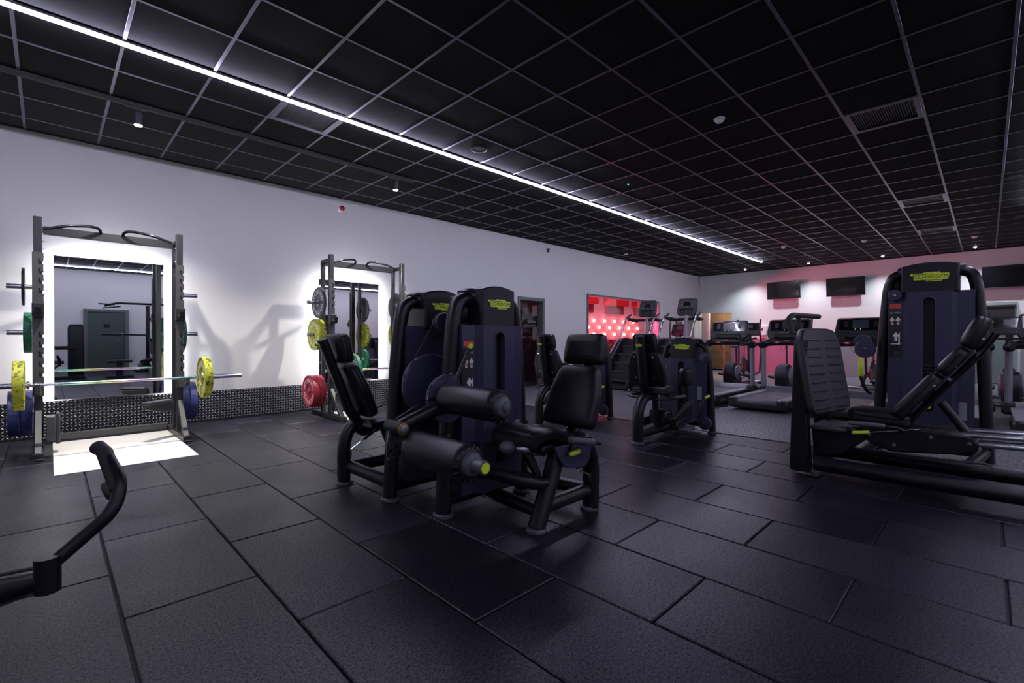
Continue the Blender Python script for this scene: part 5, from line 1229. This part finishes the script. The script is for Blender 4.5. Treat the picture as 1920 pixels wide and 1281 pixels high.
def make_climber(label):
    t = thing('stair_climber', label, 'stair climber', (0, 0, 0), group='stair climbers beside the treadmills')
    def part(n, b, m, p=None, **k): return obj(n, b, m, p or t, local=True, **k)
    sd = frame((0, 0, 0), (1, 0, 0), (0, 0, 1))
    for s in (-1, 1):
        d0, d1_ = (-0.40, -0.31) if s < 0 else (0.31, 0.40)
        p = part('side_panel', MB().prism(round_poly([(0.0, 0.05), (0.0, 0.24), (0.86, 1.12), (1.12, 1.16), (1.46, 1.10), (1.56, 0.94), (1.62, 0.05)], 0.05), sd, d0, d1_, 0.02), head_m)
        part('panel_edge', MB().tube([(0.02, s*0.40, 0.28), (0.84, s*0.40, 1.12)], 0.014), steel_m, p)
        part('floor_foot', MB().capsule((0.06, s*0.36, 0.03), (0.30, s*0.36, 0.03), 0.03, e=0.5), steel_m)
        rail = fillet([(0.62, s*0.37, 0.72), (1.14, s*0.37, 1.60), (1.20, s*0.37, 1.63), (1.34, s*0.37, 1.66)], 0.08)
        part('hand_rail', MB().tube(rail, 0.019, n=12), chrome_m)
        part('rail_grip', MB().tube(fillet([(1.14, s*0.37, 1.605), (1.20, s*0.36, 1.64), (1.00, s*0.30, 1.74)], 0.03), 0.021, n=10) if False else MB().capsule((1.16, s*0.37, 1.62), (1.40, s*0.37, 1.72), 0.022), rubber_m)
        part('side_tray', MB().loft(rrect(0.36, 0.16, 0.05), frame((1.38, s*0.30, 1.58), (1, 0, -0.1), (0, 1, 0)), [(0.03, -0.03), (0, -0.015), (0, 0.015), (0.02, 0.03)]), head_m)
    for k in range(5):
        x = 0.16+0.18*k; z = 0.20+0.19*k
        st = part('stair_tread', MB().box((x+0.10, 0, z), (0.24, 0.60, 0.035), 0.006), grey_m if False else mat('tread_black', (0.03, 0.03, 0.034), 0.5))
        part('stair_riser', MB().box((x+0.20, 0, z+0.09), (0.02, 0.60, 0.16)), mat('riser_black', (0.02, 0.02, 0.022), 0.5), st, smooth=False)
    part('drive_box', MB().prism([(0.1, 0.04), (1.05, 0.92), (1.5, 0.9), (1.55, 0.04)], sd, -0.29, 0.29, 0.01), rubber_m, smooth=False)
    part('mast', MB().tube([(1.48, 0, 0.98), (1.52, 0, 1.75)], 0.05, 0.065, n=14, nrm=(0, 1, 0)), alu_m)
    part('mast_arms', MB().tube(fillet([(1.36, -0.34, 1.56), (1.50, -0.2, 1.58), (1.50, 0.2, 1.58), (1.36, 0.34, 1.56)], 0.1), 0.032, n=10), head_m)
    CM = frame((1.47, 0, 1.66), (0, -1, 0), Vector((0.22, 0, 1)).normalized())
    poly = round_poly([(-0.20, 0.0), (0.20, 0.0), (0.23, 0.10), (0.21, 0.40), (-0.21, 0.40), (-0.23, 0.10)], 0.05)
    c = part('console', MB().loft(poly, CM, [(0.03, -0.07), (0, -0.05), (0, 0.0), (0.012, 0.014)]), mat('console_grey', (0.045, 0.046, 0.055), 0.35))
    part('screen', MB().box((0, 0.26, 0.015), (0.15, 0.085, 0.004), 0, CM), screen_m, c, smooth=False)
    part('reading_rack', MB().box((0, 0.155, 0.022), (0.34, 0.018, 0.03), 0.004, CM), rubber_m, c)
    part('lower_panel', MB().box((0.0, 0.085, 0.015), (0.30, 0.10, 0.004), 0, CM), print_m, c, smooth=False)
    kb = MB()
    for (x, y) in ((-0.12, 0.25), (-0.12, 0.30), (0.12, 0.25), (0.12, 0.30), (-0.15, 0.21), (0.15, 0.21), (0.0, 0.205), (-0.09, 0.08), (0.09, 0.08), (0, 0.07)): kb.box((x, y, 0.017), (0.035, 0.014, 0.003), 0.001, CM)
    part('keypad', kb, mat('key_pale', (0.25, 0.25, 0.27), 0.4), c, kind='stuff')
    part('stop_button', MB().box((0.04, 0.118, 0.02), (0.03, 0.02, 0.008), 0.003, CM), mat('orange_red', (0.8, 0.12, 0.04), 0.4), c)
    part('top_lip', MB().box((0, 0.365, 0.018), (0.26, 0.012, 0.012), 0.004, CM), rubber_m, c)
    return t
cl0 = make_climber('stair climber nearest the red studio window'); cl0.location = (8.95, -1.30, 0); MW[cl0.name] = Matrix.Translation(cl0.location)
dup(cl0, (8.95, -2.28, 0), 0, 'stair climber behind the abductor tower, nearest the treadmills')

def make_elliptical(label):
    t = thing('cross_trainer', label, 'cross trainer', (0, 0, 0), group='cross trainers between the treadmills and the far wall')
    def part(n, b, m, p=None, **k): return obj(n, b, m, p or t, local=True, **k)
    sd = frame((0, 0, 0), (1, 0, 0), (0, 0, 1)); pale = mat('cover_pale', (0.25, 0.25, 0.28), 0.4)
    part('drive_housing', MB().prism(round_poly([(-0.50, 0.06), (-0.54, 0.34), (-0.44, 0.54), (-0.20, 0.60), (0.0, 0.44), (0.08, 0.06)], 0.08), sd, -0.12, 0.12, 0.03), head_m)
    for s in (-1, 1):
        part('crank_disc', MB().lathe([(0.18, 0.0), (0.18, 0.02), (0.16, 0.035), (0.02, 0.04)], (-0.26, s*0.12, 0.34), (0, s, 0), 28), pale)
        ar = part('pedal_arm', MB().tube(fillet([(-0.40, s*0.25, 0.30), (0.20, s*0.25, 0.22), (0.85, s*0.25, 0.30)], 0.1), 0.032, 0.026, n=10), rubber_m)
        part('foot_pedal', MB().loft(rrect(0.40, 0.17, 0.04), frame((0.25, s*0.27, 0.27), (1, 0, 0.05), (0, 1, 0)), [(0.01, -0.02), (0, -0.01), (0, 0.02), (0.012, 0.03), (0.016, 0.016)]), mat('cover_grey', (0.10, 0.10, 0.115), 0.35), ar)
        part('moving_handle', MB().tube(fillet([(0.88, s*0.25, 0.32), (0.92, s*0.27, 1.00), (0.80, s*0.27, 1.35), (0.86, s*0.27, 1.62)], 0.12), 0.020, n=10), rubber_m)
        part('base_foot', MB().box((0.95, s*0.28, 0.03), (0.12, 0.16, 0.06), 0.015), rubber_m)
    part('base_beam', MB().box((0.30, 0, 0.07), (1.40, 0.12, 0.08), 0.02), steel_m)
    part('cross_foot', MB().capsule((1.00, -0.34, 0.04), (1.00, 0.34, 0.04), 0.035, e=0.5), steel_m)
    part('rear_foot', MB().capsule((-0.45, -0.28, 0.04), (-0.45, 0.28, 0.04), 0.035, e=0.5), steel_m)
    part('mast', MB().tube([(0.95, 0, 0.10), (0.88, 0, 1.25)], 0.06, 0.05, n=12, nrm=(0, 1, 0)), rubber_m)
    part('mast_boot', MB().box((0.93, 0, 0.45), (0.14, 0.16, 0.30), 0.03), head_m)
    CM = frame((0.86, 0, 1.22), (0, -1, 0), Vector((0.28, 0, 1)).normalized())
    c = part('console', MB().loft(round_poly([(-0.24, 0), (0.24, 0), (0.26, 0.08), (0.24, 0.34), (-0.24, 0.34), (-0.26, 0.08)], 0.04), CM, [(0.03, -0.06), (0, -0.04), (0, 0), (0.012, 0.012)]), head_m)
    part('console_face', MB().box((0, 0.22, 0.013), (0.42, 0.18, 0.004), 0, CM), screen_m, c, smooth=False)
    part('screen', MB().box((0, 0.23, 0.016), (0.15, 0.10, 0.003), 0, CM), mat('lcd_grey', (0.05, 0.055, 0.065), 0.2), c, smooth=False)
    part('fixed_handles', MB().tube(fillet([(0.60, -0.22, 1.16), (0.78, -0.22, 1.14), (0.84, -0.1, 1.14), (0.84, 0.1, 1.14), (0.78, 0.22, 1.14), (0.60, 0.22, 1.16)], 0.06), 0.018), rubber_m)
    return t
el = [(12.0, -0.95, 'cross trainer seen beyond the second stair climber, beside the tiled corridor'), (12.0, -2.80, 'cross trainer behind the first treadmill'), (11.85, -3.95, 'cross trainer with a black drive housing behind the second treadmill'),
      (11.9, -5.75, 'cross trainer behind the third treadmill'), (12.0, -7.35, 'cross trainer in front of the sage green door')]
e0 = make_elliptical(el[0][2]); e0.location = el[0][:2]+(0,); MW[e0.name] = Matrix.Translation(e0.location)
for x, y, lb in el[1:]: dup(e0, (x, y, 0), 0, lb)

def make_bike(label):
    t = thing('exercise_bike', label, 'exercise bike', (0, 0, 0), group='exercise bikes by the far wall')
    def part(n, b, m, p=None, **k): return obj(n, b, m, p or t, local=True, **k)
    sd = frame((0, 0, 0), (1, 0, 0), (0, 0, 1))
    part('front_foot', MB().capsule((0.45, -0.27, 0.04), (0.45, 0.27, 0.04), 0.03, e=0.5), steel_m)
    part('rear_foot', MB().capsule((-0.50, -0.27, 0.04), (-0.50, 0.27, 0.04), 0.03, e=0.5), steel_m)
    part('frame', MB().tube(fillet([(-0.50, 0, 0.06), (-0.30, 0, 0.28), (0.05, 0, 0.32), (0.38, 0, 0.62)], 0.1), 0.035, n=12).tube([(0.05, 0, 0.30), (0.44, 0, 0.06)], 0.03, n=12), rubber_m)
    part('seat_post', MB().tube([(-0.18, 0, 0.30), (-0.26, 0, 0.86)], 0.026, n=12), rubber_m)
    part('saddle', MB().loft(round_poly([(-0.13, -0.11), (-0.02, -0.09), (0.15, -0.025), (0.15, 0.025), (-0.02, 0.09), (-0.13, 0.11)], 0.03), frame((-0.27, 0, 0.87), (1, 0, 0), (0, 1, 0)), [(0.02, 0), (0, 0.015), (0, 0.035), (0.02, 0.055)]), leather_m)
    part('flywheel', MB().lathe([(0.10, -0.02), (0.20, -0.025), (0.22, -0.02), (0.22, 0.02), (0.20, 0.025), (0.10, 0.02)], (0.38, 0, 0.34), (0, 1, 0), 32), head_m)
    part('head_tube', MB().tube([(0.34, 0, 0.52), (0.40, 0, 1.02)], 0.026, n=12), mat('bike_red', (0.40, 0.015, 0.03), 0.35))
    part('handlebar', MB().tube(fillet([(0.62, -0.18, 1.12), (0.42, -0.20, 1.05), (0.40, 0, 1.04), (0.42, 0.20, 1.05), (0.62, 0.18, 1.12)], 0.06), 0.016), rubber_m)
    cr = part('chain_case', MB().lathe([(0.12, -0.05), (0.13, -0.045), (0.13, -0.02), (0.05, -0.015)], (0.02, 0, 0.32), (0, 1, 0), 24), mat('bike_red', (0.40, 0.015, 0.03), 0.35))
    for s in (-1, 1):
        k = part('crank', MB().tube([(0.02, s*0.08, 0.32), (0.02+s*0.16, s*0.09, 0.32-s*0.08)], 0.012), steel_m)
        part('pedal', MB().box((0.02+s*0.16, s*0.15, 0.32-s*0.08), (0.10, 0.09, 0.025), 0.006), rubber_m, k)
    return t
b0 = make_bike('exercise bike with red parts in front of the pink wall, left'); b0.location = (14.6, -1.95, 0); MW[b0.name] = Matrix.Translation(b0.location)
dup(b0, (14.4, -3.95, 0), 0.1, 'exercise bike between the second and third televisions, behind the footplate')
dup(b0, (13.6, -5.15, 0), -0.1, 'exercise bike with red parts under the third treadmill\'s console')

# ------------------------------------------------------------------ far wall: televisions, dispenser, posters
def tv(y0, y1, z0, z1, label):
    t = thing('television', label, 'television', (FAR_X, (y0+y1)/2, z0), group='televisions on the far wall')
    T = Matrix.Translation((FAR_X-0.20, (y0+y1)/2, (z0+z1)/2)) @ Matrix.Rotation(math.radians(-7), 4, 'Y')
    w_, h_ = abs(y1-y0), z1-z0
    obj('case', MB().box((0.02, 0, 0), (0.045, w_, h_), 0.006, T), rubber_m, t)
    obj('screen', MB().box((-0.0035, 0, 0.006), (0.004, w_-0.02, h_-0.03), 0, T), screen_m, t, smooth=False)
    obj('wall_bracket', MB().box((FAR_X-0.08, (y0+y1)/2, (z0+z1)/2), (0.16, 0.20, 0.20), 0.01), rubber_m, t)
    obj('lower_bezel', MB().box((-0.006, 0, -h_/2+0.008), (0.006, w_-0.01, 0.016), 0.002, T), dgrey_m, t)
tv(-1.96, -2.92, 2.42, 2.97, 'leftmost wall television, above the second treadmill')
tv(-3.61, -4.57, 2.41, 2.96, 'wall television left of the leg press tower')
tv(-6.95, -7.91, 2.41, 2.96, 'wall television at the right edge')
t = thing('hand_dispenser', 'white hand sanitiser dispenser on the far wall beside the corridor', 'dispenser', (FAR_X, -1.79, 1.30))
obj('case', MB().loft(round_poly([(-0.13, 0), (0.13, 0), (0.15, 0.34), (-0.15, 0.34)], 0.04), frame((FAR_X, -1.79, 1.24), (0, -1, 0), (0, 0, 1)), [(0, 0), (0, 0.08), (0.02, 0.11)]), whiteplastic_m, t)
obj('sight_window', MB().box((FAR_X-0.112, -1.79, 1.44), (0.004, 0.06, 0.08)), black_m, t, smooth=False)
obj('drip_tray', MB().box((FAR_X-0.07, -1.79, 1.17), (0.14, 0.18, 0.03), 0.01), redprint_m, t)
for k, (x, z, lb) in enumerate(((15.55, 1.62, 'upper framed notice on the left wall beside the corridor'), (15.55, 1.22, 'lower framed notice on the left wall beside the corridor'))):
    t = thing('wall_notice', lb, 'notice', (x, WALL_Y, z))
    obj('board', MB().box((x, WALL_Y-0.008, z), (0.42, 0.016, 0.32), 0.003), dgrey_m, t)
    b = MB()
    for q_ in range(5): b.box((x-0.02*(q_ % 2), WALL_Y-0.0175, z+0.11-0.05*q_), (0.30-0.04*(q_ % 3), 0.002, 0.018))
    obj('printed_lines', b, white_m, t, smooth=False, kind='stuff')
t = thing('wall_post_panel', 'olive panel with a red stripe on the left wall near the corner', 'panel', (16.4, WALL_Y, 0.9))
obj('panel', MB().box((16.45, WALL_Y-0.02, 1.35), (0.5, 0.04, 1.3), 0.005), mat('olive_board', (0.16, 0.16, 0.11), 0.5), t)
obj('red_stripe', MB().box((16.28, WALL_Y-0.043, 1.45), (0.07, 0.006, 0.9)), redprint_m, t, smooth=False)

# ------------------------------------------------------------------ machine arm reaching in at the lower left
t = thing('chest_press_machine', 'black machine arm with a bent handle reaching in at the lower left corner', 'exercise machine', (-1.15, -4.9, 0))
hnd = fillet([Vector((0.1723, -5.1503, 0.4611)), Vector((0.2551, -5.1471, 0.5318)), Vector((0.3212, -5.1557, 0.5915)), Vector((0.3424, -5.1197, 0.6672)), Vector((0.3081, -5.0148, 0.7520)), Vector((0.2914, -4.9840, 0.7673))], 0.07, 7)
ho_ = obj('bent_handle', MB().tube(hnd, 0.0195, n=16), frame_m, t)
obj('handle_sleeve', MB().tube([Vector((0.3343, -5.1230, 0.6476)), Vector((0.3081, -5.0148, 0.7520)), Vector((0.2962, -4.9930, 0.7645))], 0.022, n=16), rubber_m, ho_)
obj('handle_cap', MB().capsule(Vector((0.2985, -4.9982, 0.7614)), Vector((0.2877, -4.9776, 0.7704)), 0.023, e=0.4), mat('cap_black', (0.02, 0.02, 0.022), 0.3), ho_)
obj('second_grip', MB().capsule(Vector((0.3364, -4.9740, 0.5817)), Vector((0.3193, -4.9005, 0.6239)), 0.02), rubber_m, t)
pc = Vector((0.1734, -5.1585, 0.4420))
obj('pivot_hub', MB().cyl(pc+Vector((0, 0, 0.055)), pc-Vector((0.0, 0, 0.045)), 0.030, 20), frame_m, t)
a0, a1, a2 = Vector((0.1733, -5.1628, 0.4343)), Vector((0.0092, -4.9901, 0.3648)), Vector((-0.3086, -4.5931, 0.2383))
obj('lever_arm', MB().tube([a0, a1, a2], [0.026, 0.050, 0.06], n=14), frame_m, t)
obj('arm_edge', MB().tube([Vector((0.1636, -5.1557, 0.4721)), Vector((0.0314, -5.0115, 0.4298))], 0.006, n=8), dgrey_m, t)
b_ = Vector((-0.95, -5.15, 0))
obj('upright', MB().tube(fillet([(a2.x-0.0, a2.y, 0.03), (a2.x, a2.y, a2.z), (a2.x-0.05, a2.y, 1.35)], 0.1), 0.055, n=16), frame_m, t)
obj('foot_cap', MB().lathe([(0.06, 0), (0.07, 0.003), (0.07, 0.02), (0.06, 0.028)], (a2.x, a2.y, 0), (0, 0, 1), 20), grey_m, t)
obj('floor_beam', MB().tube([(a2.x, a2.y, 0.06), (a2.x-0.6, a2.y-0.2, 0.06)], 0.05, n=14), frame_m, t)

# ------------------------------------------------------------------ machines behind the camera, seen in the mirrors
dup(curl, (2.75, -10.6, 0), PI/2, 'leg machine reflected at the right of the nearer mirror')
t = thing('cable_machine', 'cable machine with pull-down arms reflected in the nearer mirror', 'exercise machine', (2.9, -12.2, 0))
obj('upright', MB().box((2.55, -12.2, 1.1), (0.10, 0.10, 2.2), 0.01), frame_m, t)
obj('upright', MB().box((3.25, -12.2, 1.1), (0.10, 0.10, 2.2), 0.01), frame_m, t)
obj('top_arm', MB().tube(fillet([(3.25, -12.2, 1.5), (3.25, -12.2, 2.26), (1.75, -12.2, 2.26), (1.45, -12.2, 2.15)], 0.12), 0.035, n=12), frame_m, t)
obj('pulldown_bar', MB().tube([(1.40, -12.2, 2.08), (1.85, -12.2, 2.15)], 0.02).tube([(1.30, -12.15, 2.22), (1.7, -12.2, 2.2)], 0.02), rubber_m, t)
obj('crossbeam', MB().box((2.9, -12.2, 1.75), (0.62, 0.09, 0.12), 0.01), frame_m, t)
obj('side_arm', MB().tube([(1.35, -12.15, 1.24), (2.5, -12.2, 1.22)], 0.028, n=10), frame_m, t)
obj('stack_cover', MB().box((2.95, -12.1, 0.75), (0.5, 0.24, 1.3), 0.03), shroud_m, t)
obj('base', MB().box((2.8, -12.2, 0.04), (1.2, 0.7, 0.08), 0.02), frame_m, t)
t = thing('plate_bench', 'low machine bench in front of the green door in the mirror', 'bench', (1.6, -9.8, 0))
obj('seat_cushion', MB().pad(round_poly([(-0.28, -0.17), (0.28, -0.17), (0.28, 0.17), (-0.28, 0.17)], 0.05), frame((1.62, -9.8, 0.42), (1, 0, 0), (0, 1, 0)), 0.07), leather_m, t)
obj('pedestal', MB().box((1.62, -9.8, 0.22), (0.14, 0.14, 0.40), 0.02), frame_m, t)
obj('base', MB().box((1.62, -9.8, 0.025), (0.6, 0.4, 0.05), 0.015), frame_m, t)
t = thing('multi_press_machine', 'press machine with a tall padded tower at the left of the nearer mirror', 'exercise machine', (0.35, -10.2, 0))
obj('tower', MB().loft(rrect(0.34, 0.22, 0.06), Matrix.Translation((0.72, -10.2, 0.05)), [(0.01, 0), (0, 0.02), (0, 1.35), (0.02, 1.42), (0.05, 1.45)]), head_m, t)
obj('arm', MB().tube(fillet([(0.72, -10.1, 0.85), (0.1, -10.0, 0.85), (-0.2, -9.95, 1.0)], 0.1), 0.05), frame_m, t)
obj('seat_cushion', MB().pad(rrect(0.45, 0.4, 0.06), frame((0.25, -10.1, 0.42), (1, 0, 0), (0, 1, 0)), 0.08), leather_m, t)
obj('seat_post', MB().tube([(0.25, -10.1, 0.05), (0.25, -10.1, 0.43)], 0.05), frame_m, t)
obj('base', MB().box((0.45, -10.15, 0.04), (0.9, 0.5, 0.08), 0.02), frame_m, t)
